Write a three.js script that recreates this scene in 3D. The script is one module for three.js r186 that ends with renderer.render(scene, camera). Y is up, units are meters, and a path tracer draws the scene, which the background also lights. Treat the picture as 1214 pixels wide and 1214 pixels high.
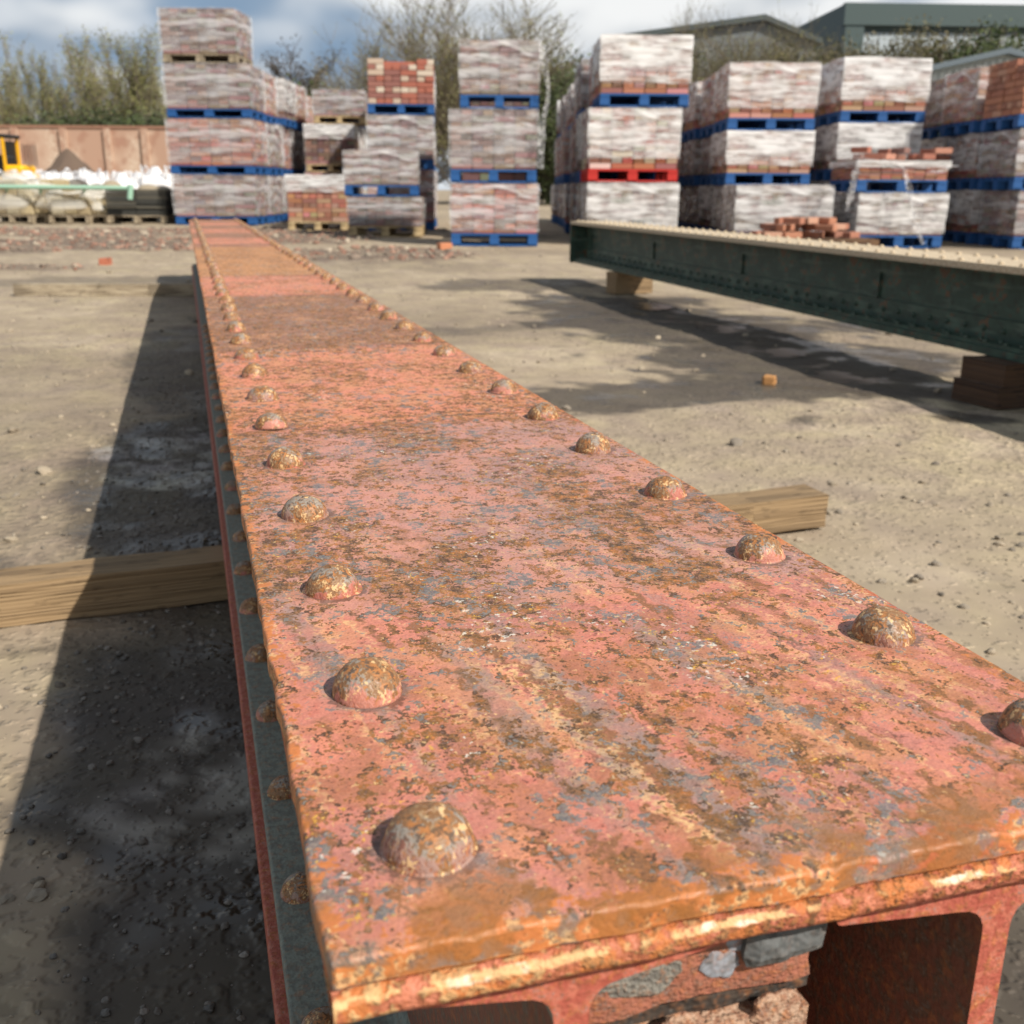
import * as THREE from 'three';
import { mergeGeometries, mergeVertices } from 'three/addons/utils/BufferGeometryUtils.js';
import { RoundedBoxGeometry } from 'three/addons/geometries/RoundedBoxGeometry.js';

// ------------------------------------------------------------------ camera, sky, sun, exposure
const scene = new THREE.Scene();
const EYE = 0.65, FPX = 1247.5, PITCH = 0.29808, ROLL = 0.00687, YAW = 0.29261;
const camera = new THREE.PerspectiveCamera(2 * Math.atan(607 / FPX) * 180 / Math.PI, 1, 0.02, 900);
const fwd = new THREE.Vector3(Math.sin(YAW) * Math.cos(PITCH), -Math.sin(PITCH), -Math.cos(YAW) * Math.cos(PITCH));
const rt0 = new THREE.Vector3(Math.cos(YAW), 0, Math.sin(YAW));
const up0 = new THREE.Vector3().crossVectors(rt0, fwd);
const camR = rt0.clone().multiplyScalar(Math.cos(ROLL)).addScaledVector(up0, Math.sin(ROLL));
const camU = up0.clone().multiplyScalar(Math.cos(ROLL)).addScaledVector(rt0, -Math.sin(ROLL));
camera.position.set(0, EYE, 0);
camera.quaternion.setFromRotationMatrix(new THREE.Matrix4().makeBasis(camR, camU, fwd.clone().negate()));
camera.focus = 0.66; camera.userData.fStop = 14;
scene.add(camera);

const renderer = new THREE.WebGLRenderer({ antialias: true });
renderer.toneMapping = THREE.LinearToneMapping;
renderer.toneMappingExposure = 1.22;
renderer.shadowMap.enabled = true;

const sun = new THREE.DirectionalLight(new THREE.Color(1.0, 0.93, 0.83), 5.0);
sun.position.set(0.60, 1.0, 0.92).multiplyScalar(60);
sun.castShadow = true; sun.shadow.mapSize.set(4096, 4096); sun.shadow.radius = 1;
Object.assign(sun.shadow.camera, { left: -30, right: 30, top: 30, bottom: -30, near: 1, far: 160 });
scene.add(sun, sun.target);

// noise tools, all seeded
function rng(seed) { let a = seed >>> 0; return () => { a = (a + 0x6D2B79F5) | 0; let t = Math.imul(a ^ (a >>> 15), 1 | a); t = (t + Math.imul(t ^ (t >>> 7), 61 | t)) ^ t; return ((t ^ (t >>> 14)) >>> 0) / 4294967296; }; }
const TAB = new Float32Array(65536); { const r = rng(7); for (let i = 0; i < 65536; i++) TAB[i] = r(); }
function vn(x, y) {
  const xi = Math.floor(x), yi = Math.floor(y); let fx = x - xi, fy = y - yi; fx = fx * fx * (3 - 2 * fx); fy = fy * fy * (3 - 2 * fy);
  const a = xi & 255, b = (xi + 1) & 255, c = (yi & 255) << 8, d = ((yi + 1) & 255) << 8;
  const p = TAB[a + c], q = TAB[b + c], r = TAB[a + d], s = TAB[b + d];
  return p + (q - p) * fx + (r - p) * fy + (p - q - r + s) * fx * fy;
}
function fbm(x, y, o = 4) { let s = 0, a = 0.5, n = 0; for (let i = 0; i < o; i++) { s += a * vn(x, y); n += a; const t = x * 1.6 + y * 1.2 + 17.3; y = -x * 1.2 + y * 1.6 + 5.1; x = t; a *= 0.5; } return s / n; }
const sm = (a, b, x) => { const t = Math.min(1, Math.max(0, (x - a) / (b - a))); return t * t * (3 - 2 * t); };
const mixc = (a, b, t) => { if (t <= 0) return; a[0] += (b[0] - a[0]) * t; a[1] += (b[1] - a[1]) * t; a[2] += (b[2] - a[2]) * t; };
const s2l = (v) => { v /= 255; return v <= 0.04045 ? v / 12.92 : ((v + 0.055) / 1.055) ** 2.4; };
const L3 = (r, g, b) => [s2l(r), s2l(g), s2l(b)];
const l2s = (v) => { v = Math.min(1, Math.max(0, v)); return 255 * (v <= 0.0031308 ? v * 12.92 : 1.055 * v ** (1 / 2.4) - 0.055); };
const LUT = new Uint8Array(4097); for (let i = 0; i <= 4096; i++) LUT[i] = l2s(i / 4096) + 0.5;
function texture(w, h, fn, srgb, wrap = true) {         // fn(u, v, out) -> out rgb 0..1 (linear when srgb)
  const d = new Uint8Array(w * h * 4), o = [0, 0, 0];
  for (let j = 0, k = 0; j < h; j++) for (let i = 0; i < w; i++, k += 4) {
    fn((i + 0.5) / w, (j + 0.5) / h, o);
    for (let c = 0; c < 3; c++) { const v = Math.min(1, Math.max(0, o[c])); d[k + c] = srgb ? LUT[(v * 4096) | 0] : v * 255; }
    d[k + 3] = 255;
  }
  const t = new THREE.DataTexture(d, w, h); t.magFilter = THREE.LinearFilter; t.minFilter = THREE.LinearFilter;
  if (srgb) t.colorSpace = THREE.SRGBColorSpace;
  if (wrap) t.wrapS = t.wrapT = THREE.RepeatWrapping;
  t.needsUpdate = true; return t;
}

// periodic gradient-noise sheets, levelled so that a value is also a share of the area: 32 cells a side, bilinear look-up
const SHEET = [3, 19, 47].map((seed) => {
  const S = 512, C = 32, a = new Float32Array(S * S), r = rng(seed);
  for (let o = 0, c = C, amp = 1; o < 4; o++, c *= 2, amp *= 0.62) {
    const gx = new Float32Array(c * c), gy = new Float32Array(c * c); for (let i = 0; i < c * c; i++) { const t = r() * 6.2832; gx[i] = Math.cos(t); gy[i] = Math.sin(t); }
    const q = c / S;
    for (let j = 0; j < S; j++) { const y = (j + 0.5) * q, yi = Math.floor(y), fy = y - yi, v = fy * fy * fy * (fy * (fy * 6 - 15) + 10), r0 = (yi % c) * c, r1 = ((yi + 1) % c) * c;
      for (let i = 0; i < S; i++) { const x = (i + 0.5) * q, xi = Math.floor(x), fx = x - xi, u = fx * fx * fx * (fx * (fx * 6 - 15) + 10), a0 = xi % c, a1 = (xi + 1) % c;
        const A = gx[r0 + a0] * fx + gy[r0 + a0] * fy, B = gx[r0 + a1] * (fx - 1) + gy[r0 + a1] * fy, D = gx[r1 + a0] * fx + gy[r1 + a0] * (fy - 1), E = gx[r1 + a1] * (fx - 1) + gy[r1 + a1] * (fy - 1);
        a[j * S + i] += amp * (A + (B - A) * u + (D - A) * v + (A - B - D + E) * u * v); } }
  }
  const n = 8192, hist = new Float32Array(n + 1), bin = (v) => Math.max(0, Math.min(n - 1, Math.floor((v + 1.6) / 3.2 * n)));
  for (let i = 0; i < a.length; i++) hist[bin(a[i]) + 1]++; for (let i = 1; i <= n; i++) hist[i] += hist[i - 1];
  for (let i = 0; i < a.length; i++) a[i] = hist[bin(a[i])] / a.length;
  return a;
});
function sh(k, x, y) {                                     // x, y in cells
  const a = SHEET[k], X = x * 16 + k * 131.7, Y = y * 16 + k * 57.3, xi = Math.floor(X), yi = Math.floor(Y), fx = X - xi, fy = Y - yi, i0 = xi & 511, i1 = (xi + 1) & 511, j0 = (yi & 511) << 9, j1 = ((yi + 1) & 511) << 9;
  const p = a[j0 + i0], q = a[j0 + i1], r = a[j1 + i0], s = a[j1 + i1]; return p + (q - p) * fx + (r - p) * fy + (p - q - r + s) * fx * fy;
}

{ // broken cloud over pale blue, the same all round
  const W = 1024, H = 512, d = new Float32Array(W * H * 4);
  for (let j = 0; j < H; j++) for (let i = 0; i < W; i++) {
    const el = ((j + 0.5) / H - 0.5) * Math.PI, az = ((i + 0.5) / W - 0.5) * 2 * Math.PI;
    const y = Math.max(0.0, Math.sin(el)), ce = Math.cos(el), x = Math.cos(az) * ce, z = Math.sin(az) * ce, k = 1 / (y + 0.16);
    const n = fbm(x * k * 1.1 + 40.3, z * k * 1.1 + 9.1, 5), n2 = fbm(x * k * 3.1 + 4.3, z * k * 2.1 + 71, 5);
    const cover = sm(0.36, 0.60, n * 0.75 + n2 * 0.25), lit = sm(0.34, 0.64, n2 * 0.7 + n * 0.3);
    const zen = 1 - 0.45 * y, c = [0.20, 0.30, 0.43];
    mixc(c, [0.27 + 0.53 * lit, 0.32 + 0.49 * lit, 0.38 + 0.43 * lit], cover); c[0] *= zen; c[1] *= zen; c[2] *= zen;
    const q = (j * W + i) * 4; d[q] = c[0]; d[q + 1] = c[1]; d[q + 2] = c[2]; d[q + 3] = 1;
  }
  const t = new THREE.DataTexture(d, W, H, THREE.RGBAFormat, THREE.FloatType); t.mapping = THREE.EquirectangularReflectionMapping; t.magFilter = THREE.LinearFilter; t.needsUpdate = true;
  scene.background = t; scene.environment = t;
}

// ------------------------------------------------------------------ helpers
const taken = {};
function numbered(n) { const k = taken[n] = (taken[n] ?? -1) + 1; return k ? `${n}_${String(k).padStart(3, '0')}` : n; }
function tag(o, label, category, group, kind) { if (label) o.userData.label = label; if (category) o.userData.category = category; if (group) o.userData.group = group; if (kind) o.userData.kind = kind; return o; }
function thing(name, label, category, group) { const g = new THREE.Group(); g.name = numbered(name); scene.add(g); return tag(g, label, category, group); }
function mesh(parent, name, geo, mat) { const m = new THREE.Mesh(geo, mat); m.name = parent === scene ? numbered(name) : name; m.castShadow = m.receiveShadow = true; parent.add(m); return m; }
function structure(name, geo, mat) { return tag(mesh(scene, name, geo, mat), null, null, null, 'structure'); }
function box(w, h, d, x = 0, y = 0, z = 0, ry = 0) { const g = new THREE.BoxGeometry(w, h, d); if (ry) g.rotateY(ry); return g.translate(x, y, z); }
function tint(g, c) { const n = g.attributes.position.count, a = new Float32Array(n * 3); for (let i = 0; i < n; i++) a.set(c, i * 3); g.setAttribute('color', new THREE.BufferAttribute(a, 3)); return g; }
const mat = (c, rough = 0.85, extra = {}) => new THREE.MeshStandardMaterial({ color: new THREE.Color().setRGB(...c), roughness: rough, ...extra });
function roughen(g, amp, freq, seed = 0) {               // shift vertices along their normals by noise of position
  g.computeVertexNormals(); const p = g.attributes.position, n = g.attributes.normal;
  for (let i = 0; i < p.count; i++) {
    const x = p.getX(i) * freq, y = p.getY(i) * freq, z = p.getZ(i) * freq;
    const k = (fbm(x + y * 0.7 + seed, z - y * 0.6 + seed * 1.7, 3) - 0.5) * 2 * amp;
    p.setXYZ(i, p.getX(i) + n.getX(i) * k, p.getY(i) + n.getY(i) * k, p.getZ(i) + n.getZ(i) * k);
  }
  g.computeVertexNormals(); return g;
}
// pixel of the photograph -> point on the vertical plane that lies d metres ahead along the yard's rows
const RA = 15.5 * Math.PI / 180, ROWF = new THREE.Vector3(Math.sin(RA), 0, -Math.cos(RA)), ROWR = new THREE.Vector3(Math.cos(RA), 0, Math.sin(RA));
function ray(px, py) { return fwd.clone().addScaledVector(camR, (px - 607) / FPX).addScaledVector(camU, -(py - 607) / FPX); }
function P(px, py, d) { const r = ray(px, py); return r.multiplyScalar(d / r.dot(ROWF)).add(new THREE.Vector3(0, EYE, 0)); }

// ------------------------------------------------------------------ ground
const inEll = (x, z, cx, cz, rx, rz, n) => 1 - sm(0.86, 1.08, Math.hypot((x - cx) / rx, (z - cz) / rz) + n);
function wetAndShade(x, z) {                                  // damp ground, plus painted shade beside the red girder; z is metres ahead
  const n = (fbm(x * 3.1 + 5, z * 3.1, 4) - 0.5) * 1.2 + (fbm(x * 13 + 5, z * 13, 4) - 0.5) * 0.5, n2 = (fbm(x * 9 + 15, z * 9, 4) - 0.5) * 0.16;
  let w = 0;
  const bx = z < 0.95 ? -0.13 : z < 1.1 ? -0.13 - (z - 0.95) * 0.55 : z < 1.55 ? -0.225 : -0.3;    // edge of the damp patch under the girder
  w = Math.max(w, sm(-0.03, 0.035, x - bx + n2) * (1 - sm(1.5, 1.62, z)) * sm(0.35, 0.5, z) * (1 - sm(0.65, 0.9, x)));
  w = Math.max(w, 0.85 * inEll(x, z, 0.1, 2.5, 0.4, 1.1, n * 0.5));  // damp stretch, strengthened to paint the girder's shade darker
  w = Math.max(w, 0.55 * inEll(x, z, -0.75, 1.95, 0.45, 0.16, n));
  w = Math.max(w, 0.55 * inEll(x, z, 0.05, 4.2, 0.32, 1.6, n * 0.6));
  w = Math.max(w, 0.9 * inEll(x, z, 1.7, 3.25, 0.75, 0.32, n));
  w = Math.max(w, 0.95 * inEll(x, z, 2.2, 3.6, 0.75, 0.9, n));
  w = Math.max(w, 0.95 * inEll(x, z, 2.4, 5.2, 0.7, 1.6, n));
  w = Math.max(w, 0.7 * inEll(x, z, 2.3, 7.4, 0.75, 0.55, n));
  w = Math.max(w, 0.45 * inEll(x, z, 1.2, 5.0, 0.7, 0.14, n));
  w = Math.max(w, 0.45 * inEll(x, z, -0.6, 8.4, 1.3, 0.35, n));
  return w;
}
function rubbleZone(x, z) {
  const n = (fbm(x * 0.9 + 3, z * 0.7 + 8, 4) - 0.5) * 1.4;
  return Math.max(inEll(x, z, -3.2, 13.2, 4.4, 1.7, n), inEll(x, z, -2.2, 17, 7, 1.4, n), inEll(x, z, 1.75, 10.7, 1.1, 1.4, n), 0.8 * inEll(x, z, -2.4, 9.6, 1.6, 0.5, n), inEll(x, z, 1.2, 15, 1.2, 3, n));
}
function groundY(x, z) {
  const flat = 1 - 0.75 * Math.max(inEll(x, z, 0.3, 1.7, 1.2, 0.35, 0), inEll(x, z, -0.4, 6.9, 1.2, 0.9, 0));
  return (fbm(x * 1.1, z * 1.1 + 30, 3) - 0.5) * 0.035 * flat + (fbm(x * 7, z * 7, 3) - 0.5) * 0.011 * flat + (fbm(x * 24, z * 24, 3) - 0.5) * 0.007 - 0.006 + (z > 9 ? rubbleZone(x, z) * 0.02 : 0);
}
const groundGrain = (u, v) => fbm(u * 96, v * 96, 4);
{
  const axis = (lo, a, b, hi, s0, k) => { const o = []; for (let t = a; t < b; t += s0) o.push(t); let t = b, s = s0; while (t < hi) { o.push(t); s *= k; t += s; } o.push(hi); t = a; s = s0; while (t > lo) { s *= k; t -= s; o.unshift(Math.max(t, lo)); } return o; };
  const xs = axis(-320, -1.1, 3.0, 340, 0.022, 1.05), zs = axis(-60, 0.5, 3.6, 420, 0.022, 1.022);
  const nx = xs.length, nz = zs.length, pos = new Float32Array(nx * nz * 3), col = new Float32Array(nx * nz * 3), uv = new Float32Array(nx * nz * 2), uv1 = new Float32Array(nx * nz * 2), idx = [];
  for (let j = 0; j < nz; j++) for (let i = 0; i < nx; i++) {
    const k = j * nx + i, x = xs[i], z = zs[j], far = Math.hypot(x, z) > 60;
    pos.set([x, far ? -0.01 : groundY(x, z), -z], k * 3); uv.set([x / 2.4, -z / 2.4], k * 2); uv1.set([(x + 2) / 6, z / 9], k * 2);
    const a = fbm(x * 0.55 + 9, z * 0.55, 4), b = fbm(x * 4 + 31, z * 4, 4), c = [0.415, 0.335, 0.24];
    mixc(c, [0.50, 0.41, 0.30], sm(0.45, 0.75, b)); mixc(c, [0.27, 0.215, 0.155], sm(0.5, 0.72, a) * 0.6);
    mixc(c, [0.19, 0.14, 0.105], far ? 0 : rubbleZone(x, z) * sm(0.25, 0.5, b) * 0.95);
    mixc(c, [0.052, 0.041, 0.032], wetAndShade(x, z) * 0.9);  // wet earth tone, taken darker to deepen the shaded ground
    { const m = 0.84 + 0.32 * fbm(x * 15 + 7, z * 15 + 2, 4) + (fbm(x * 42, z * 42, 2) - 0.5) * 0.16; c[0] *= m; c[1] *= m; c[2] *= m; }
    const palePatch = inEll(x, z, 0.0, 2.72, 0.2, 0.3, (b - 0.5) * 2.2) + inEll(x, z, -0.5, 1.83, 0.35, 0.1, (b - 0.5) * 2.5) + 0.8 * inEll(x, z, -0.03, 1.2, 0.1, 0.16, (b - 0.5) * 2.5);  // ragged pale patches mixed into the ground colour
    mixc(c, [0.46, 0.43, 0.39], Math.min(1, palePatch) * sm(0.42, 0.6, fbm(x * 21, z * 21, 4)) * 0.75);
    col.set(c, k * 3);
  }
  for (let j = 0; j < nz - 1; j++) for (let i = 0; i < nx - 1; i++) { const a = j * nx + i; idx.push(a, a + 1, a + nx, a + 1, a + nx + 1, a + nx); }
  const g = new THREE.BufferGeometry();
  g.setAttribute('position', new THREE.BufferAttribute(pos, 3)); g.setAttribute('color', new THREE.BufferAttribute(col, 3)); g.setAttribute('uv', new THREE.BufferAttribute(uv, 2)); g.setAttribute('uv1', new THREE.BufferAttribute(uv1, 2));
  g.setIndex(idx); g.computeVertexNormals();
  const tile = (f, s) => (u, v) => { const a = fbm(u * f + s, v * f + s, 4), b = fbm((u - 1) * f + s, v * f + s, 4), c = fbm(u * f + s, (v - 1) * f + s, 4), d = fbm((u - 1) * f + s, (v - 1) * f + s, 4), p = sm(0, 1, u), q = sm(0, 1, v); return (a * (1 - p) + b * p) * (1 - q) + (c * (1 - p) + d * p) * q; };
  const coarse = tile(22, 3), fine = tile(190, 60), H = new Float32Array(1024 * 1024);
  const map = texture(1024, 1024, (u, v, o) => {
    const c = coarse(u, v), f = fine(u, v), peb = sm(0.6, 0.66, f), hole = sm(0.42, 0.36, f);
    const t = 0.76 + (c - 0.5) * 0.4 + peb * 0.14 - hole * 0.16; o[0] = t; o[1] = t * (0.99 + (c - 0.5) * 0.08); o[2] = t * (0.97 - (c - 0.5) * 0.2);
    H[Math.floor(v * 1024) * 1024 + Math.floor(u * 1024)] = 0.4 + (c - 0.5) * 0.6 + peb * 0.35 - hole * 0.3;
  }, true);
  const bump = texture(1024, 1024, (u, v, o) => { o[0] = o[1] = o[2] = H[Math.floor(v * 1024) * 1024 + Math.floor(u * 1024)]; }, false);
  const rough = texture(512, 512, (u, v, o) => { const x = u * 6 - 2, z = v * 9, w = wetAndShade(x, z), k = fbm(x * 8 + 2, z * 8 + 4, 4); o[0] = o[1] = o[2] = 0.95 - w * (0.2 + 0.5 * sm(0.5, 0.7, k)); }, false, false);
  rough.channel = 1;
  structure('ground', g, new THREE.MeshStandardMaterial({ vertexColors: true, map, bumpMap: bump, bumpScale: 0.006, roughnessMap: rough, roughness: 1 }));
}

// ------------------------------------------------------------------ rust and paint
const PINK = L3(192, 121, 103), ROSE = L3(182, 118, 106), MAUVE = L3(154, 110, 104), ORANGE = L3(190, 114, 56), RUST = L3(140, 88, 46), DARK = L3(88, 60, 42), GREY = L3(122, 118, 114), SLATE = L3(96, 98, 104), CREAM = L3(216, 178, 126), OCHRE = L3(206, 156, 62), WHITE = L3(225, 220, 208), RED = L3(168, 70, 52);
// colour, height and gloss of the red-leaded top plate; x across, z along, in metres from the plate's own corner
const DUSTY = L3(188, 136, 122), PEACH = L3(194, 138, 98), LILAC = L3(148, 122, 118), OLIVE = L3(110, 78, 42), TAN = L3(146, 94, 46), UMBER = L3(70, 49, 33), BROWNBAND = L3(132, 98, 74), OCHREBAND = L3(186, 134, 80), SALMON = L3(206, 130, 102);
const SEATS = [];                                          // where the rivets sit, filled in below
function plateLook(x, z, W, o, fine) {
  const wx = (sh(2, x * 130, z * 130) - 0.5) * 0.006, wz = (sh(1, x * 130 + 9, z * 130) - 0.5) * 0.006, X = x + wx, Z = z + wz;
  const a1 = sh(0, X * 11, Z * 11), a2 = sh(1, X * 26 + 5, Z * 26), a3 = sh(2, x * 62, z * 62 + 3), a4 = sh(0, x * 170 + 7, z * 170), a5 = sh(1, x * 420, z * 420 + 11), a6 = sh(2, X * 7 + 30, Z * 5 + 12), a7 = fine > 3 ? sh(0, x * 760 + 3, z * 760) : a5;
  const band = z + (a1 - 0.5) * 0.015 + (a3 - 0.5) * 0.02, inB = (a, b, s) => sm(a - s, a + s, band) * (1 - sm(b - s, b + s, band));
  const c = [PINK[0], PINK[1], PINK[2]]; let h = 0.6, r = 0.58;
  mixc(c, ROSE, sm(0.3, 0.8, a2) * 0.8); mixc(c, SALMON, sm(0.3, 0.9, a3) * 0.6); mixc(c, RED, sm(0.25, 0.05, a3 * 0.6 + a4 * 0.4) * 0.25);
  // painted, browned and ochre stretches one after another along the plate
  const worn = inB(0.545, 1.035, 0.012), brown = inB(1.6, 2.42, 0.015), pinkA = inB(1.045, 1.595, 0.01), pinkB = inB(2.45, 2.98, 0.015), ochre = inB(3.0, 4.5, 0.03), far = sm(4.5, 4.6, band), clean = inB(0.40, 0.54, 0.02) * sm(0.10, 0.2, x + (a1 - 0.5) * 0.1);
  mixc(c, DUSTY, worn * 0.75); mixc(c, LILAC, worn * sm(0.3, 0.8, a1 * 0.6 + x * 1.2) * 0.6); mixc(c, MAUVE, sm(0.6, 0.95, a1) * 0.4); mixc(c, BROWNBAND, brown * (0.75 + 0.25 * a3)); mixc(c, SALMON, (pinkA + pinkB) * 0.9); mixc(c, OCHREBAND, ochre * (0.7 + 0.3 * a3)); mixc(c, Math.floor(band * 1.7) % 2 ? BROWNBAND : SALMON, far * 0.8);
  // joints: a dark weeping line where one stretch meets the next
  let joint = 0; for (const j of [1.04, 1.598, 2.435, 2.99]) joint = Math.max(joint, 1 - sm(0.003, 0.010 + j * 0.006, Math.abs(band - j))); mixc(c, UMBER, joint * 0.5 * sm(0.25, 0.6, a2));
  // thin washes of orange and peach
  const wash = sm(0.4, 0.85, a2 * 0.55 + a6 * 0.45), s0 = sh(0, (X + 0.2 * Z) * 45 + 3, Z * 5 + 8); mixc(c, TAN, wash * 0.5 * (1 - 0.75 * (pinkA + pinkB + ochre + brown + far))); mixc(c, TAN, inB(0.2, 0.42, 0.02) * sm(0.14, 0.24, x + (a2 - 0.5) * 0.08) * sm(0.25, 0.7, a3 * 0.4 + s0 * 0.6) * 0.6); mixc(c, OCHREBAND, pinkA * sm(0.5, 0.9, a2) * 0.35); mixc(c, PEACH, sm(0.55, 0.95, sh(0, X * 15 + 22, Z * 15 + 40)) * 0.5 * (1 - worn * 0.6));
  // drag marks that run nearly lengthwise down the near end
  const p = X + 0.2 * Z, near = (1 - sm(0.5, 0.95, z)), s1 = sh(2, p * 80, Z * 5), s2 = sh(0, p * 34 + 8, Z * 3.5 + 2), s3 = sh(1, p * 210, Z * 8), drag = inB(0.282, 0.47, 0.02);
  mixc(c, CREAM, (1 - sm(0.003, 0.010, Math.abs(p - 0.206))) * drag * 0.75 * sm(0.2, 0.6, a4)); mixc(c, GREY, (1 - sm(0.004, 0.010, Math.abs(p - 0.2225 + (a2 - 0.5) * 0.006))) * drag * (0.5 + 0.4 * a3)); mixc(c, OLIVE, (1 - sm(0.001, 0.004, Math.abs(p - 0.2145))) * drag * 0.7);
  mixc(c, CREAM, sm(0.76, 0.93, s1) * near * 0.6 * a4); mixc(c, GREY, sm(0.72, 0.92, s2) * near * (0.25 + 0.5 * a3)); mixc(c, OLIVE, sm(0.3, 0.1, s1) * near * 0.75 * sm(0.15, 0.5, a3)); mixc(c, UMBER, sm(0.95, 0.985, s3) * near * 0.5);
  // rust flakes where the paint has lifted; their share of the area varies from stretch to stretch
  const cover = 0.12 + 0.34 * sm(0.3, 0.72, a1 * 0.5 + a6 * 0.5) + 0.30 * worn * (0.5 + 0.5 * sm(0.2, 0.7, a6)) + 0.2 * brown * a3 + 0.14 * pinkA - 0.14 * clean, fl = a3 * 0.34 + a4 * 0.41 + a5 * 0.25, t = 0.768 - 0.52 * Math.max(0.03, Math.min(0.7, cover));
  const rust = sm(t, t + 0.03, fl), k = sh(1, x * 95 + 3, z * 95 + 8) * 0.7 + a5 * 0.3, rc = [TAN[0], TAN[1], TAN[2]]; mixc(rc, OLIVE, sm(0.25, 0.5, k)); mixc(rc, UMBER, sm(0.56, 0.78, k)); mixc(rc, ORANGE, sm(0.2, 0.08, k) * 0.8); mixc(rc, LILAC, sm(0.8, 0.95, a7) * 0.5);
  mixc(c, ORANGE, sm(t - 0.07, t, fl) * (1 - rust) * 0.4); mixc(c, rc, rust * 0.92); mixc(c, UMBER, rust * (1 - sm(t + 0.03, t + 0.07, fl)) * 0.35); h -= rust * 0.35; r += rust * 0.22;
  // blue-grey steel laid bare in smaller scabs
  const g1 = sh(1, X * 52 + 31, Z * 52 + 17) * 0.5 + a4 * 0.3 + a5 * 0.2, gt = 0.80 - 0.15 * sm(0.4, 0.9, sh(0, x * 8 + 60, z * 8 + 4)) - 0.04 * worn, gs = sm(gt, gt + 0.035, g1); mixc(c, a5 > 0.5 ? GREY : SLATE, gs * 0.8); h -= gs * 0.22; r -= gs * 0.12;
  // specks, pits, fine grain
  mixc(c, CREAM, sm(0.9, 0.95, sh(2, x * 120 + 4, z * 120 + 40) * 0.7 + a5 * 0.3) * 0.7); mixc(c, WHITE, sm(0.93, 0.965, sh(0, x * 200 + 14, z * 200 + 3) * 0.7 + a1 * 0.3) * 0.6); mixc(c, OCHRE, sm(0.86, 0.94, sh(0, x * 110 + 70, z * 110) * 0.7 + a5 * 0.3) * sm(0.4, 0.8, a1) * 0.8); mixc(c, UMBER, sm(0.16, 0.06, a5 * 0.5 + a4 * 0.5) * 0.7);
  const grain = 0.89 + 0.22 * a7; c[0] *= grain; c[1] *= grain; c[2] *= grain;
  h += (a4 - 0.5) * 0.34 + (a5 - 0.5) * 0.28 + (a3 - 0.5) * 0.25;
  // dirt and rust caught round the foot of each rivet
  for (const [sx, sz] of SEATS) { if (Math.abs(z - sz) > 0.03 || Math.abs(x - sx) > 0.03) continue; const d = Math.hypot(x - sx, z - sz) + (a4 - 0.5) * 0.004 + (a2 - 0.5) * 0.006; mixc(c, UMBER, (1 - sm(0.0175, 0.0195, d)) * 0.75); mixc(c, LILAC, (1 - sm(0.019, 0.026, d)) * 0.5 * a3); }
  // raw rusty rims along the long edges and the sawn end
  const e = Math.min(Math.min(x, W - x) * 1.3, z - ZF) + (a3 - 0.5) * 0.014 + (a4 - 0.5) * 0.012 + (a5 - 0.5) * 0.006, rim = 1 - sm(0.001, 0.005, e), oc = [ORANGE[0], ORANGE[1], ORANGE[2]];
  mixc(oc, TAN, sm(0.35, 0.8, a3)); mixc(oc, CREAM, sm(0.62, 0.85, a4 * 0.6 + a2 * 0.4) * 0.8); mixc(oc, RED, sm(0.55, 0.9, a1) * 0.6 * sm(0.08, 0.25, x)); mixc(oc, UMBER, sm(0.62, 0.8, a5 * 0.45 + a4 * 0.55) * 0.7); mixc(c, oc, rim * 0.85);
  const eb = 1 - sm(0.0, 0.036, z - ZF + (a2 - 0.5) * 0.03); mixc(c, GREY, eb * 0.6 * sm(0.5, 0.75, a3 * 0.6 + a1 * 0.4)); mixc(c, TAN, eb * 0.75 * sm(0.6, 0.3, a2));
  o[0] = c[0]; o[1] = c[1]; o[2] = c[2]; o[3] = h; o[4] = Math.max(0.3, Math.min(0.95, r + (a4 - 0.5) * 0.25));
}
// evenly rusted red paint for the girder's other faces; tiles every 0.6 m
function rustLook(u, v, o, k, base, dark) {               // sheets repeat every 64 cells, so whole multiples of 64 tile
  const n1 = sh(0, u * 64, v * 64), lo = sh(1, u * 64 + 11, v * 64 + 5), n2 = sh(2, u * 64 + 30, v * 64 + 9) * 0.5 + n1 * 0.5, n3 = sh(2, u * 192, v * 192), n4 = sh(1, u * 384, v * 384), c = [base[0], base[1], base[2]];
  mixc(c, dark, sm(0.3, 0.8, lo)); mixc(c, [base[0] * 1.25, base[1] * 1.35, base[2] * 1.35], sm(0.6, 0.95, n3) * 0.35); mixc(c, ORANGE, sm(0.62, 0.9, n2) * 0.7 * k); mixc(c, RUST, sm(0.58, 0.8, n1 * 0.5 + n3 * 0.5) * 0.8 * k); mixc(c, DARK, sm(0.74, 0.9, n3 * 0.6 + n4 * 0.4) * (0.15 + 0.45 * k)); mixc(c, GREY, sm(0.80, 0.92, lo * 0.6 + n4 * 0.4) * 0.5); mixc(c, CREAM, sm(0.86, 0.95, n2 * 0.5 + n4 * 0.5) * 0.7 * k);
  o[0] = c[0]; o[1] = c[1]; o[2] = c[2]; o[3] = n3 * 0.5 + n4 * 0.2 + n1 * 0.3;
}
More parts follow.
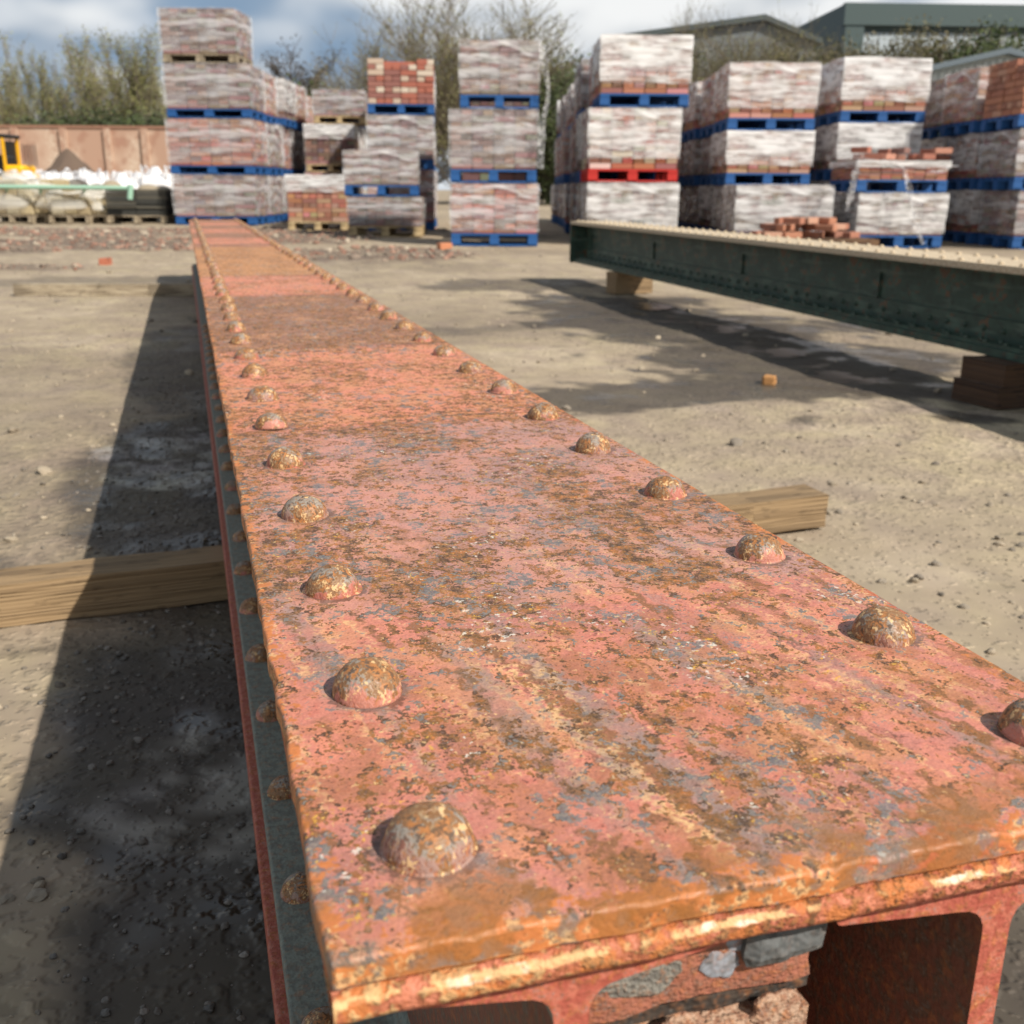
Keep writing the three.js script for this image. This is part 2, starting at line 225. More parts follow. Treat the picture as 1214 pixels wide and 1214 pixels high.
function rustMat(size, k, base, dark, rough = 0.75, bump = 0.0006) {
  const hh = new Float32Array(size * size), o = [0, 0, 0, 0];
  const map = texture(size, size, (u, v, c) => { rustLook(u, v, o, k, base, dark); c[0] = o[0]; c[1] = o[1]; c[2] = o[2]; hh[Math.floor(v * size) * size + Math.floor(u * size)] = o[3]; }, true);
  const b = texture(size, size, (u, v, c) => { c[0] = hh[Math.floor(v * size) * size + Math.floor(u * size)]; c[1] = rough + (c[0] - 0.5) * 0.5; c[2] = 0; }, false);
  return new THREE.MeshStandardMaterial({ map, bumpMap: b, bumpScale: bump, roughnessMap: b, roughness: 1 });
}
function metreUV(g, s) {                                  // box-wise uv in metres / s
  g.computeVertexNormals(); const p = g.attributes.position, n = g.attributes.normal, uv = new Float32Array(p.count * 2);
  for (let i = 0; i < p.count; i++) { const ax = Math.abs(n.getX(i)), ay = Math.abs(n.getY(i)), az = Math.abs(n.getZ(i)), x = p.getX(i), y = p.getY(i), z = p.getZ(i); uv.set(ay >= ax && ay >= az ? [x / s, z / s] : ax >= az ? [(z + 0.13) / s, y / s] : [x / s, (y + 0.31) / s], i * 2); }
  g.setAttribute('uv', new THREE.BufferAttribute(uv, 2)); return g;
}

// ------------------------------------------------------------------ the near girder: two joists, cover plates, brick infill
const ZF = 0.276, ZE = 8.3, XL = 0.024, XR = 0.380, YT = 0.419;
{
  const girder = thing('riveted_girder', 'long rusty salmon red steel girder with two rows of domed rivets', 'girder');
  const Wd = XR - XL, pad = 0.014;
  // upper cover plate: rounded section swept along, its top unrolled over the edges
  const zl = [0.327, 0.457, 0.596], zr = [0.335, 0.447, 0.583]; while (zl.at(-1) < ZE - 0.2) zl.push(zl.at(-1) + 0.1555); while (zr.at(-1) < ZE - 0.2) zr.push(zr.at(-1) + 0.1515);
  for (let i = 0; i < 9; i++) SEATS.push([0.0675 - XL, zl[i]], [0.3465 - XL, zr[i]]);
  const pages = [[ZF - 0.016, 0.62, 1600, 1600, 4], [0.62, 1.5, 896, 1024, 4], [1.5, ZE, 384, 1280, 3]];
  const mats = pages.map(([z0, z1, w, h, fine]) => {
    const o = [0, 0, 0, 0, 0], w2 = w, hh = new Uint8Array(w * h * 2);
    const map = texture(w, h, (u, v, c) => { plateLook(-pad + u * (Wd + 2 * pad), z0 + v * (z1 - z0), Wd, o, fine); c[0] = o[0]; c[1] = o[1]; c[2] = o[2]; const k = (Math.floor(v * h) * w2 + Math.floor(u * w)) * 2; hh[k] = Math.max(0, Math.min(255, o[3] * 255)); hh[k + 1] = o[4] * 255; }, true, false);
    const b = texture(w / 2, h / 2, (u, v, c) => { const k = (Math.floor(v * h) * w2 + Math.floor(u * w)) * 2; c[0] = hh[k] / 255; c[1] = hh[k + 1] / 255; c[2] = 0; }, false, false);
    return new THREE.MeshStandardMaterial({ map, bumpMap: b, bumpScale: 0.0006, roughnessMap: b, roughness: 1 });
  });
  const T = 0.0115, R = 0.0017, zsec = [];                  // sections: [z, inset, unrolled z]
  for (let i = 0; i <= 5; i++) { const a = i / 5 * Math.PI / 2; zsec.push([ZF + R * (1 - Math.sin(a)), R * (1 - Math.cos(a)), ZF - (T - 2 * R) - R * (1 - 0) + 0]); }
  zsec.reverse(); zsec.forEach((s, i) => { const a = i / 5 * Math.PI / 2; s[0] = ZF + R * (1 - Math.sin(Math.PI / 2 - a)); s[1] = R * (1 - Math.cos(Math.PI / 2 - a)); s[2] = s[0]; });
  let z = ZF + R; const step = (t) => t < 0.62 ? 0.008 : t < 1.5 ? 0.02 : 0.1;
  while (z < ZE - 0.05) { z += step(z); for (const [, b] of pages) if (b < ZE && z > b - step(z) * 0.6 && z < b + step(z) * 0.6) z = b; zsec.push([z, 0, z]); }
  zsec.push([ZE, 0, ZE]);
  const prof = [];                                         // around from left underside over the top to right underside: [x, y, unrolled x]
  const arc = (cx, cy, a0, a1, n) => { for (let i = 0; i <= n; i++) { const a = a0 + (a1 - a0) * i / n; prof.push([cx + Math.cos(a) * R, cy + Math.sin(a) * R]); } };
  arc(XL + R, YT - T + R, Math.PI * 1.5, Math.PI, 3); arc(XL + R, YT - R, Math.PI, Math.PI / 2, 4);
  const NX = 100; for (let i = 1; i < NX; i++) prof.push([XL + R + (Wd - 2 * R) * i / NX, YT]);
  arc(XR - R, YT - R, Math.PI / 2, 0, 4); arc(XR - R, YT - T + R, 0, -Math.PI / 2, 3);
  for (let i = NX - 1; i > 0; i--) prof.push([XL + R + (Wd - 2 * R) * i / NX, YT - T]);
  let acc = 0; const nTop = prof.length - NX + 1, len = prof.map((p, i) => acc += i ? Math.hypot(p[0] - prof[i - 1][0], p[1] - prof[i - 1][1]) : 0), mid = len[nTop - 1] / 2;
  const topLen = len.map((l, i) => i < nTop ? (l - mid) + Wd / 2 : prof[i][0] - XL);
  const np = prof.length, pos = [], uv = [], page = [], groups = [[], [], []];
  const put = (x, y, zz, ux, uz, pg) => { const [z0, z1] = pages[pg]; const chip = zz < 0.7 ? 1 : 0.5, q = y > YT - T / 2 ? (fbm(x * 60 + 3, zz * 60 + 8, 3) - 0.5) * 0.0010 * chip : 0; const eL = Math.exp(-(x - XL) / 0.006), eF = Math.exp(-(zz - ZF) / 0.005), dn = (fbm(zz * 45 + 2, 7, 4) - 0.5) * 0.0042 * eL, df = ((fbm(x * 40 + 9, 3, 3) - 0.5) * 0.0034 + (fbm(x * 150 + 9, y * 500, 2) - 0.5) * 0.0016) * eF; const bite = y > YT - T / 2 ? Math.max(0, fbm(x * 70 + 3, 5.5, 3) - 0.52) * 0.012 * eF + Math.max(0, fbm(zz * 60 + 3, 8.5, 3) - 0.55) * 0.010 * eL : 0; pos.push(x + dn, y + q - bite - Math.abs(dn) * 0.4 - Math.abs(df) * 0.3, -(zz + df)); uv.push((ux + pad) / (Wd + 2 * pad), (uz - z0) / (z1 - z0)); return pos.length / 3 - 1; };
  const rows = (i, pg) => { const [zz, ins, uz] = zsec[i]; return prof.map(([x, y], k) => put(x + (x < XL + 0.02 ? ins : x > XR - 0.02 ? -ins : 0), y > YT - T / 2 ? y - ins : y + ins, zz, topLen[k], uz, pg)); };
  const pageOf = (zz) => zz < 0.62 - 1e-6 ? 0 : zz < 1.5 - 1e-6 ? 1 : 2;
  for (let i = 0; i < zsec.length - 1; i++) { const pg = pageOf((zsec[i][0] + zsec[i + 1][0]) / 2), a = rows(i, pg), b = rows(i + 1, pg); for (let k = 0; k < np - 1; k++) groups[pg].push(a[k], b[k], a[k + 1], a[k + 1], b[k], b[k + 1]); const e = np - 1; groups[pg].push(a[e], b[e], a[0], a[0], b[e], b[0]); }
  { // sawn front face, the top's texture carried on down over it
    const n = NX, top = [], bot = []; for (let i = 0; i <= n; i++) { const x = XL + R + (Wd - 2 * R) * i / n; top.push(put(x, YT - R, ZF, x - XL, ZF - 0.002, 0)); bot.push(put(x, YT - T + R, ZF, x - XL, ZF - 0.002 - (T - 2 * R), 0)); }
    for (let i = 0; i < n; i++) groups[0].push(bot[i], top[i], bot[i + 1], bot[i + 1], top[i], top[i + 1]);
  }
  { let g = new THREE.BufferGeometry(); g.setAttribute('position', new THREE.Float32BufferAttribute(pos, 3)); g.setAttribute('uv', new THREE.Float32BufferAttribute(uv, 2));
    g.setIndex([].concat(...groups)); let s = 0; groups.forEach((q, i) => { g.addGroup(s, q.length, i); s += q.length; }); g.computeVertexNormals();
    mesh(girder, 'top_cover_plate', g, mats); }

  const redRust = rustMat(1024, 0.55, L3(158, 78, 62), L3(176, 100, 80)), lipRust = rustMat(1024, 1.3, L3(160, 92, 56), L3(154, 84, 62)), greenGrey = rustMat(512, 0.25, L3(122, 128, 118), L3(104, 108, 100)), webRust = rustMat(512, 0.3, L3(112, 70, 56), L3(92, 72, 60));
  const slab = (x0, x1, y0, y1, z0, z1, nz, amp) => { const g = new RoundedBoxGeometry(x1 - x0, y1 - y0, z1 - z0, 3, 0.0028); g.translate((x0 + x1) / 2, (y0 + y1) / 2, -(z0 + z1) / 2); return metreUV(g, 0.5); };
  const lipMat = (() => { const hh = new Float32Array(1536 * 256), map = texture(1536, 256, (u, v, o) => { const x = u * Wd, y = v * 0.07, a = sh(0, x * 60, y * 60), b = sh(1, x * 170 + 4, y * 170), d = sh(2, x * 420, y * 420), e = sh(1, x * 22 + 8, y * 40), c = L3(166, 96, 66); mixc(c, L3(152, 78, 58), sm(0.3, 0.8, e) * sm(0.05, 0.2, x)); mixc(c, ORANGE, sm(0.4, 0.8, a) * 0.75); mixc(c, TAN, sm(0.5, 0.85, b) * 0.7); mixc(c, UMBER, sm(0.66, 0.85, b * 0.5 + d * 0.5) * 0.7); mixc(c, SALMON, sm(0.35, 0.1, a * 0.6 + b * 0.4) * 0.6);
    const edge = 1 - sm(0.0012, 0.0022, Math.abs(v * 0.0673 - 0.0300) + (b - 0.5) * 0.0016); mixc(c, CREAM, edge * sm(0.42, 0.62, e * 0.55 + b * 0.45 + 0.15 * (1 - sm(0.05, 0.2, x))) * 0.75); mixc(c, WHITE, edge * sm(0.72, 0.85, e * 0.6 + a * 0.4) * 0.6); mixc(c, CREAM, (1 - sm(0.03, 0.16, x + (a - 0.5) * 0.1)) * sm(0.45, 0.75, b * 0.6 + a * 0.4) * 0.65); o[0] = c[0]; o[1] = c[1]; o[2] = c[2]; hh[Math.floor(v * 256) * 1536 + Math.floor(u * 1536)] = b * 0.6 + d * 0.4; }, true, false), bm = texture(1536, 256, (u, v, o) => { const q = hh[Math.floor(v * 256) * 1536 + Math.floor(u * 1536)]; o[0] = q; o[1] = 0.6 + q * 0.3; o[2] = 0; }, false, false); return new THREE.MeshStandardMaterial({ map, bumpMap: bm, bumpScale: 0.0012, roughnessMap: bm, roughness: 1 }); })();
  { // lower cover plate: stands a little proud at the sawn end, with an uneven lip
    const nX = 140, nY = 6, r = 0.003, y1 = YT - T - 0.0004, y0 = 0.397, z0 = ZF - 0.0036, ps = [], ix = [], n = [];
    const prof2 = [[0.03, y1], [0.006, y1], [r, y1], [0.0006, y1 - 0.0012], [0, y1 - r], [0, y0 + r], [0.0008, y0 + 0.001], [r, y0], [0.03, y0]];
    for (let i = 0; i <= nX; i++) { const x = XL + 0.001 + (Wd - 0.002) * i / nX, w = (fbm(i * 0.10 + 3, 1.5, 4) - 0.5) * 0.003, dy = -fbm(i * 0.09, 9.2, 3) * 0.0008, worn = sm(0.05, 0.0, x - XL) * 0.0; for (const [dz, y] of prof2) ps.push(x, y + (dz < 0.01 ? dy : 0), -(z0 + dz + (dz < 0.01 ? w : 0) + worn)); }
    for (let i = 0; i < nX; i++) for (let k = 0; k < prof2.length - 1; k++) { const a = i * prof2.length + k, b = a + prof2.length; ix.push(a, a + 1, b, b, a + 1, b + 1); }
    const g = new THREE.BufferGeometry(); g.setAttribute('position', new THREE.Float32BufferAttribute(ps, 3)); g.setIndex(ix); g.computeVertexNormals(); const arcs = [0]; for (let k = 1; k < prof2.length; k++) arcs.push(arcs[k - 1] + Math.hypot(prof2[k][0] - prof2[k - 1][0], prof2[k][1] - prof2[k - 1][1])); const lu = []; for (let i = 0; i <= nX; i++) for (let k = 0; k < prof2.length; k++) lu.push(i / nX, arcs[k] / arcs.at(-1)); g.setAttribute('uv', new THREE.Float32BufferAttribute(lu, 2));
    const body = slab(XL + 0.001, XR - 0.001, y0, y1, z0 + 0.02, ZE, 1); 
    mesh(girder, 'lower_cover_plate', mergeGeometries([g, body].map((q) => { const t = q.index ? q.toNonIndexed() : q; for (const a of Object.keys(t.attributes)) if (!['position', 'normal', 'uv'].includes(a)) t.deleteAttribute(a); return t; }), true), [lipMat, lipRust]);
  }
  mesh(girder, 'bottom_cover_plate', slab(0.017, 0.387, 0.069, 0.0929, ZF + 0.004, ZE + 0.004), redRust);
  // rolled joists: tapered flanges, filleted into the web
  const joist = (cx, hw, hb, t0, t1) => {
    const s = new THREE.Shape(), wt = 0.0065, y0 = 0.0931, y1 = 0.3968, rr = 0.012;
    s.moveTo(-hb, y0); s.lineTo(hb, y0); s.lineTo(hb, y0 + 0.010 - 0.003); s.quadraticCurveTo(hb, y0 + 0.010, hb - 0.004, y0 + 0.010); s.lineTo(wt + rr, y0 + t1 - 0.001); s.quadraticCurveTo(wt, y0 + t1, wt, y0 + t1 + rr);
    s.lineTo(wt, y1 - t1 - rr); s.quadraticCurveTo(wt, y1 - t1, wt + rr, y1 - t1 + 0.001); s.lineTo(hw - 0.004, y1 - t0); s.quadraticCurveTo(hw, y1 - t0, hw, y1 - t0 + 0.003); s.lineTo(hw, y1);
    s.lineTo(-hw, y1); s.lineTo(-hw, y1 - t0 + 0.003); s.quadraticCurveTo(-hw, y1 - t0, -hw + 0.004, y1 - t0); s.lineTo(-wt - rr, y1 - t1 + 0.001); s.quadraticCurveTo(-wt, y1 - t1, -wt, y1 - t1 - rr);
    s.lineTo(-wt, y0 + t1 + rr); s.quadraticCurveTo(-wt, y0 + t1, -wt - rr, y0 + t1 - 0.001); s.lineTo(-hb + 0.004, y0 + 0.010); s.quadraticCurveTo(-hb, y0 + 0.010, -hb, y0 + 0.010 - 0.003); s.closePath();
    const g = new THREE.ExtrudeGeometry(s, { depth: ZE - ZF - 0.006, bevelEnabled: false, curveSegments: 5, steps: 1 }); g.translate(cx, 0, -ZE); return g;
  };
  const split = (g) => { g = g.toNonIndexed ? (g.index ? g.toNonIndexed() : g) : g; const p = g.attributes.position, a = [], b = [], e = []; for (let i = 0; i < p.count; i += 3) { const span = (f) => Math.max(f(i), f(i + 1), f(i + 2)) - Math.min(f(i), f(i + 1), f(i + 2)); (p.getZ(i) > -0.3 && p.getZ(i + 1) > -0.3 && p.getZ(i + 2) > -0.3 ? a : span((k) => p.getY(k)) > 0.15 ? e : b).push(i, i + 1, i + 2); } g.setIndex([...a, ...b, ...e]); metreUV(g, 0.5); g.clearGroups(); g.addGroup(0, a.length, 0); g.addGroup(a.length, b.length, 1); g.addGroup(a.length + b.length, e.length, 2); return g; };
  mesh(girder, 'steel_joist', split(joist(0.108, 0.070, 0.082, 0.0055, 0.014)), [redRust, greenGrey, webRust]); mesh(girder, 'steel_joist', split(joist(0.288, 0.075, 0.08, 0.0105, 0.017)), [redRust, webRust, webRust]);
  // brick and mortar packed between the joists
  const brickMat = rustMat(512, 0.35, L3(150, 92, 72), L3(128, 84, 66), 0.9, 0.0012), mortarMat = rustMat(512, 0.3, L3(122, 118, 110), L3(96, 92, 86), 0.95, 0.0015), sootMat = rustMat(256, 0.3, L3(64, 54, 46), L3(48, 42, 38), 0.95, 0.0015), speckMat = rustMat(512, 0.4, L3(170, 140, 118), L3(140, 100, 78), 0.9, 0.0015);
  const lump = (w, h, d, x, y, z, seed, amp = 0.0035, seg = 12) => { const g = new THREE.BoxGeometry(w, h, d, seg, Math.max(3, Math.round(seg * h / w)), 6); const gg = mergeVertices((g.deleteAttribute('uv'), g.deleteAttribute('normal'), g), 1e-5); gg.translate(x, y, -z); roughen(gg, amp, 55, seed); return metreUV(gg.toNonIndexed(), 0.3); };
  for (let row = 0; row < 28; row++) {                       // infill runs on inside the girder
    const z = ZF + 0.014 + 0.11 + row * 0.24; if (row > 3) break;
    for (let c = 0; c < 5; c++) { const h = c === 0 ? 0.030 : 0.060, y = c === 0 ? 0.372 : 0.352 - 0.0325 - (c - 1) * 0.0655; mesh(girder, 'brick', lump(0.094 - (c % 2) * 0.006, h, 0.215, 0.164 + (c % 2) * 0.002, y - (c ? 0.003 : 0), z - (c === 1 ? 0.004 : 0), row * 7 + c * 3 + 1), c === 1 ? speckMat : brickMat); }
  }
  const smear = (x, y, w, h, seed, z = ZF + 0.012, th = 0.003) => { const q = new THREE.Shape(), n = 34; for (let i = 0; i <= n; i++) { const t = i / n * 6.2832, k = 0.62 + 0.76 * fbm(Math.cos(t) * 1.9 + seed, Math.sin(t) * 1.9 + seed * 2, 3), X = Math.cos(t) * w / 2 * k, Y = Math.sin(t) * h / 2 * k; i ? q.lineTo(X, Y) : q.moveTo(X, Y); } const g = mergeVertices((() => { const e = new THREE.ExtrudeGeometry(q, { depth: th, bevelEnabled: true, bevelSize: 0.0012, bevelThickness: 0.0012, bevelSegments: 2 }); e.deleteAttribute('uv'); e.deleteAttribute('normal'); return e; })(), 1e-6); g.translate(x, y, -z); roughen(g, 0.0006, 130, seed); return metreUV(g.toNonIndexed(), 0.3); };
  const limeMat = rustMat(256, 0.3, L3(138, 142, 150), L3(116, 116, 120), 0.95, 0.0015), slateMat = rustMat(256, 0.05, L3(92, 94, 94), L3(72, 74, 74), 0.95, 0.0015);
  mesh(girder, 'mortar', lump(0.062, 0.0098, 0.15, 0.152, 0.3912, ZF + 0.088, 31, 0.0016, 22), mortarMat); mesh(girder, 'mortar', lump(0.03, 0.022, 0.15, 0.1965, 0.3845, ZF + 0.087, 35, 0.0045, 14), slateMat);
  mesh(girder, 'mortar', smear(0.136, 0.3745, 0.036, 0.018, 12, ZF + 0.0172, 0.001), mortarMat); mesh(girder, 'mortar', smear(0.171, 0.3715, 0.014, 0.011, 17, ZF + 0.0172, 0.001), limeMat); mesh(girder, 'mortar', smear(0.177, 0.3825, 0.007, 0.012, 21, ZF + 0.0172, 0.001), limeMat); mesh(girder, 'mortar', smear(0.158, 0.3795, 0.026, 0.010, 27, ZF + 0.0174, 0.0006), sootMat);
  mesh(girder, 'mortar', lump(0.096, 0.009, 0.2, 0.165, 0.3525, ZF + 0.12, 51, 0.003, 14), sootMat);
  for (let i = 0; i < 4; i++) mesh(girder, 'mortar', smear(0.135 + i * 0.02, 0.336 + (i % 2) * 0.012, 0.018, 0.012, 40 + i * 3, ZF + 0.0135, 0.0008), [mortarMat, speckMat][i % 2]);
  // domed rivets: finer near the camera
  const dome = (nr, na, seed) => {
    const lathe = (prof, t0, t1) => { const ps = [], ix = [], uv = []; prof.forEach(([r, y], j) => { for (let k = 0; k <= na; k++) { const a = k / na * 2 * Math.PI, cx = Math.cos(a), sz = Math.sin(a), w = 1 + (fbm(cx * 1.4 + seed * 5 + 9, sz * 1.4 + seed, 3) - 0.5) * 0.08; ps.push(cx * r * w, y * (1 + (fbm(cx * 0.8 + seed, sz * 0.8 + seed, 2) - 0.5) * (y > 0.003 ? 0.12 : 0)), sz * r * w); const t = t0 + (t1 - t0) * (j / (prof.length - 1)); uv.push(0.5 + cx * t, 0.5 + sz * t); } }); const w = na + 1; for (let j = 0; j < prof.length - 1; j++) for (let k = 0; k < na; k++) { const a = j * w + k; ix.push(a, a + w, a + 1, a + 1, a + w, a + w + 1); } const g = new THREE.BufferGeometry(); g.setAttribute('position', new THREE.Float32BufferAttribute(ps, 3)); g.setAttribute('uv', new THREE.Float32BufferAttribute(uv, 2)); g.setIndex(ix); g.computeVertexNormals(); return g; };
    const cap = []; for (let i = 0; i <= nr; i++) { const a = i / nr * Math.PI / 2; cap.push([0.0166 * Math.cos(a) ** 0.9, 0.0006 + 0.0156 * Math.sin(a)]); }
    return mergeGeometries([lathe([[0.0166, -0.0012], [0.0168, 0.0009]], 0.49, 0.45), lathe([[0.0188 - 0.001 * (seed % 3), -0.0008], [0.0186 - 0.001 * (seed % 3), 0.0006], [0.0160, 0.0013]], 0.49, 0.46), lathe(cap, 0.45, 0.0)]);
  };
  const rivetMat = [0, 1, 2, 3, 4, 5].map((s) => {
    const S = 256, hh = new Float32Array(S * S);
    const map = texture(S, S, (u, v, o) => {
      const n1 = sh(0, u * 3 + s * 9, v * 3 + s * 5), n2 = sh(1, u * 8 + s * 13, v * 8), n3 = sh(2, u * 22 + s * 7, v * 22 + 8), c = L3(128, 92, 60), rad = Math.hypot(u - 0.5, v - 0.5);
      mixc(c, L3(172, 112, 62), sm(0.4, 0.85, n2) * 0.8); mixc(c, L3(166, 142, 108), sm(0.45, 0.9, n3) * 0.5); mixc(c, L3(140, 134, 126), sm(0.52, 0.7, n1 * 0.6 + n3 * 0.4) * 0.85); mixc(c, UMBER, sm(0.58, 0.78, n2 * 0.5 + n3 * 0.5) * 0.8);
      const rim = sm(0.40, 0.46, rad + (n1 - 0.5) * 0.34 + (n3 - 0.5) * 0.1); mixc(c, s % 2 ? PINK : L3(180, 100, 84), rim * (s % 3 ? 0.75 : 0.3)); mixc(c, UMBER, sm(0.465, 0.485, rad) * 0.7); mixc(c, CREAM, sm(0.72, 0.86, sh(0, u * 6 + s * 3 + 50, v * 6) * 0.6 + n3 * 0.4) * 0.8);
      o[0] = c[0]; o[1] = c[1]; o[2] = c[2]; hh[Math.floor(v * S) * S + Math.floor(u * S)] = n3 * 0.6 + n2 * 0.4;
    }, true, false);
    const b = texture(S, S, (u, v, o) => { const h = hh[Math.floor(v * S) * S + Math.floor(u * S)]; o[0] = h; o[1] = 0.36 + h * 0.5; o[2] = 0; }, false, false);
    return new THREE.MeshStandardMaterial({ map, bumpMap: b, bumpScale: 0.0003, roughnessMap: b, roughness: 1 });
  });
  const nearDome = [1, 2, 3, 4].map((s) => dome(9, 28, s)), farDome = [1, 2].map((s) => dome(4, 10, s + 9)), r = rng(11);
  const set = (x, y, zz, i, m) => { const d = zz < 1.6 ? nearDome[i % 4] : farDome[i % 2], o = mesh(girder, 'rivet', d, m ?? rivetMat[(i * 5 + (x > 0.2 ? 2 : 0)) % 6]); o.position.set(x + (r() - 0.5) * 0.004, y, -zz); o.rotation.set((r() - 0.5) * 0.16, r() * 6.28, (r() - 0.5) * 0.16); const f = 0.95 + r() * 0.1; o.scale.set(f, 0.88 + r() * 0.16, f); return o; };
  zl.forEach((zz, i) => set(0.0675, YT - 0.0003, zz, i)); zr.forEach((zz, i) => set(0.3465, YT - 0.0003, zz, i + 1));
  zl.forEach((zz, i) => { if (zz < 4.5 && zz > 0.5) set(0.047, 0.1030, zz - 0.008, i); });
}

// ------------------------------------------------------------------ timber bearers
function woodTex(seed, a, b, grain = 60) {
  const S = 512, hh = new Float32Array(S * S);
  const map = texture(S, S, (u, v, o) => { const w = v + (fbm(u * 3 + seed, v * 2, 3) - 0.5) * 0.03, n = fbm(u * 6 + seed, w * grain * 2.2, 4), k = fbm(u * 3 + seed + 20, v * 5 + 7, 4), c = [a[0], a[1], a[2]]; mixc(c, b, sm(0.38, 0.68, n)); mixc(c, [b[0] * 0.5, b[1] * 0.48, b[2] * 0.46], sm(0.48, 0.7, k) * 0.55 + sm(0.64, 0.74, fbm(u * 30 + seed, v * 40, 4)) * 0.5); o[0] = c[0]; o[1] = c[1]; o[2] = c[2]; hh[Math.floor(v * S) * S + Math.floor(u * S)] = n; }, true);
  const bump = texture(S, S, (u, v, o) => { o[0] = o[1] = o[2] = hh[Math.floor(v * S) * S + Math.floor(u * S)]; }, false);
  return new THREE.MeshStandardMaterial({ map, bumpMap: bump, bumpScale: 0.003, roughness: 0.85 });
}
const woodPale = woodTex(3, L3(198, 176, 136), L3(172, 148, 108)), woodBrown = woodTex(13, L3(146, 122, 90), L3(126, 104, 76)), woodDark = woodTex(23, L3(112, 84, 60), L3(70, 52, 40)), woodGrey = woodTex(33, L3(176, 162, 138), L3(128, 114, 94));
function beam(len, h, w, seed) { const g = new THREE.BoxGeometry(len, h, w, Math.max(4, Math.round(len / 0.06)), 3, 3), gg = mergeVertices((g.deleteAttribute('uv'), g.deleteAttribute('normal'), g), 1e-5); roughen(gg, 0.0035, 18, seed); const t = gg.toNonIndexed(); t.computeVertexNormals(); const p = t.attributes.position, n = t.attributes.normal, uv = new Float32Array(p.count * 2); for (let i = 0; i < p.count; i++) uv.set([p.getX(i) / 0.9, (Math.abs(n.getY(i)) > 0.6 ? p.getZ(i) : p.getY(i) + 0.4) / 0.35], i * 2); t.setAttribute('uv', new THREE.BufferAttribute(uv, 2)); return t; }
function bearer(name, label, x0, z0, x1, z1, h, w, m, seed, group, y = 0) {
  const len = Math.hypot(x1 - x0, z1 - z0), o = tag(mesh(scene, name, beam(len, h, w, seed), m), label, 'timber', group);
  o.position.set((x0 + x1) / 2, y + h / 2 - 0.001, -(z0 + z1) / 2); o.rotation.y = Math.atan2(z1 - z0, x1 - x0); return o;
}
bearer('timber_bearer', 'sawn pale timber crossing under the near end of the red girder', -0.95, 1.655, 1.19, 1.80, 0.068, 0.08, woodBrown, 3, 'timbers under the red girder');
bearer('timber_bearer', 'weathered notched timber under the far part of the red girder', -1.04, 7.25, 0.55, 6.88, 0.0685, 0.09, woodGrey, 5, 'timbers under the red girder');

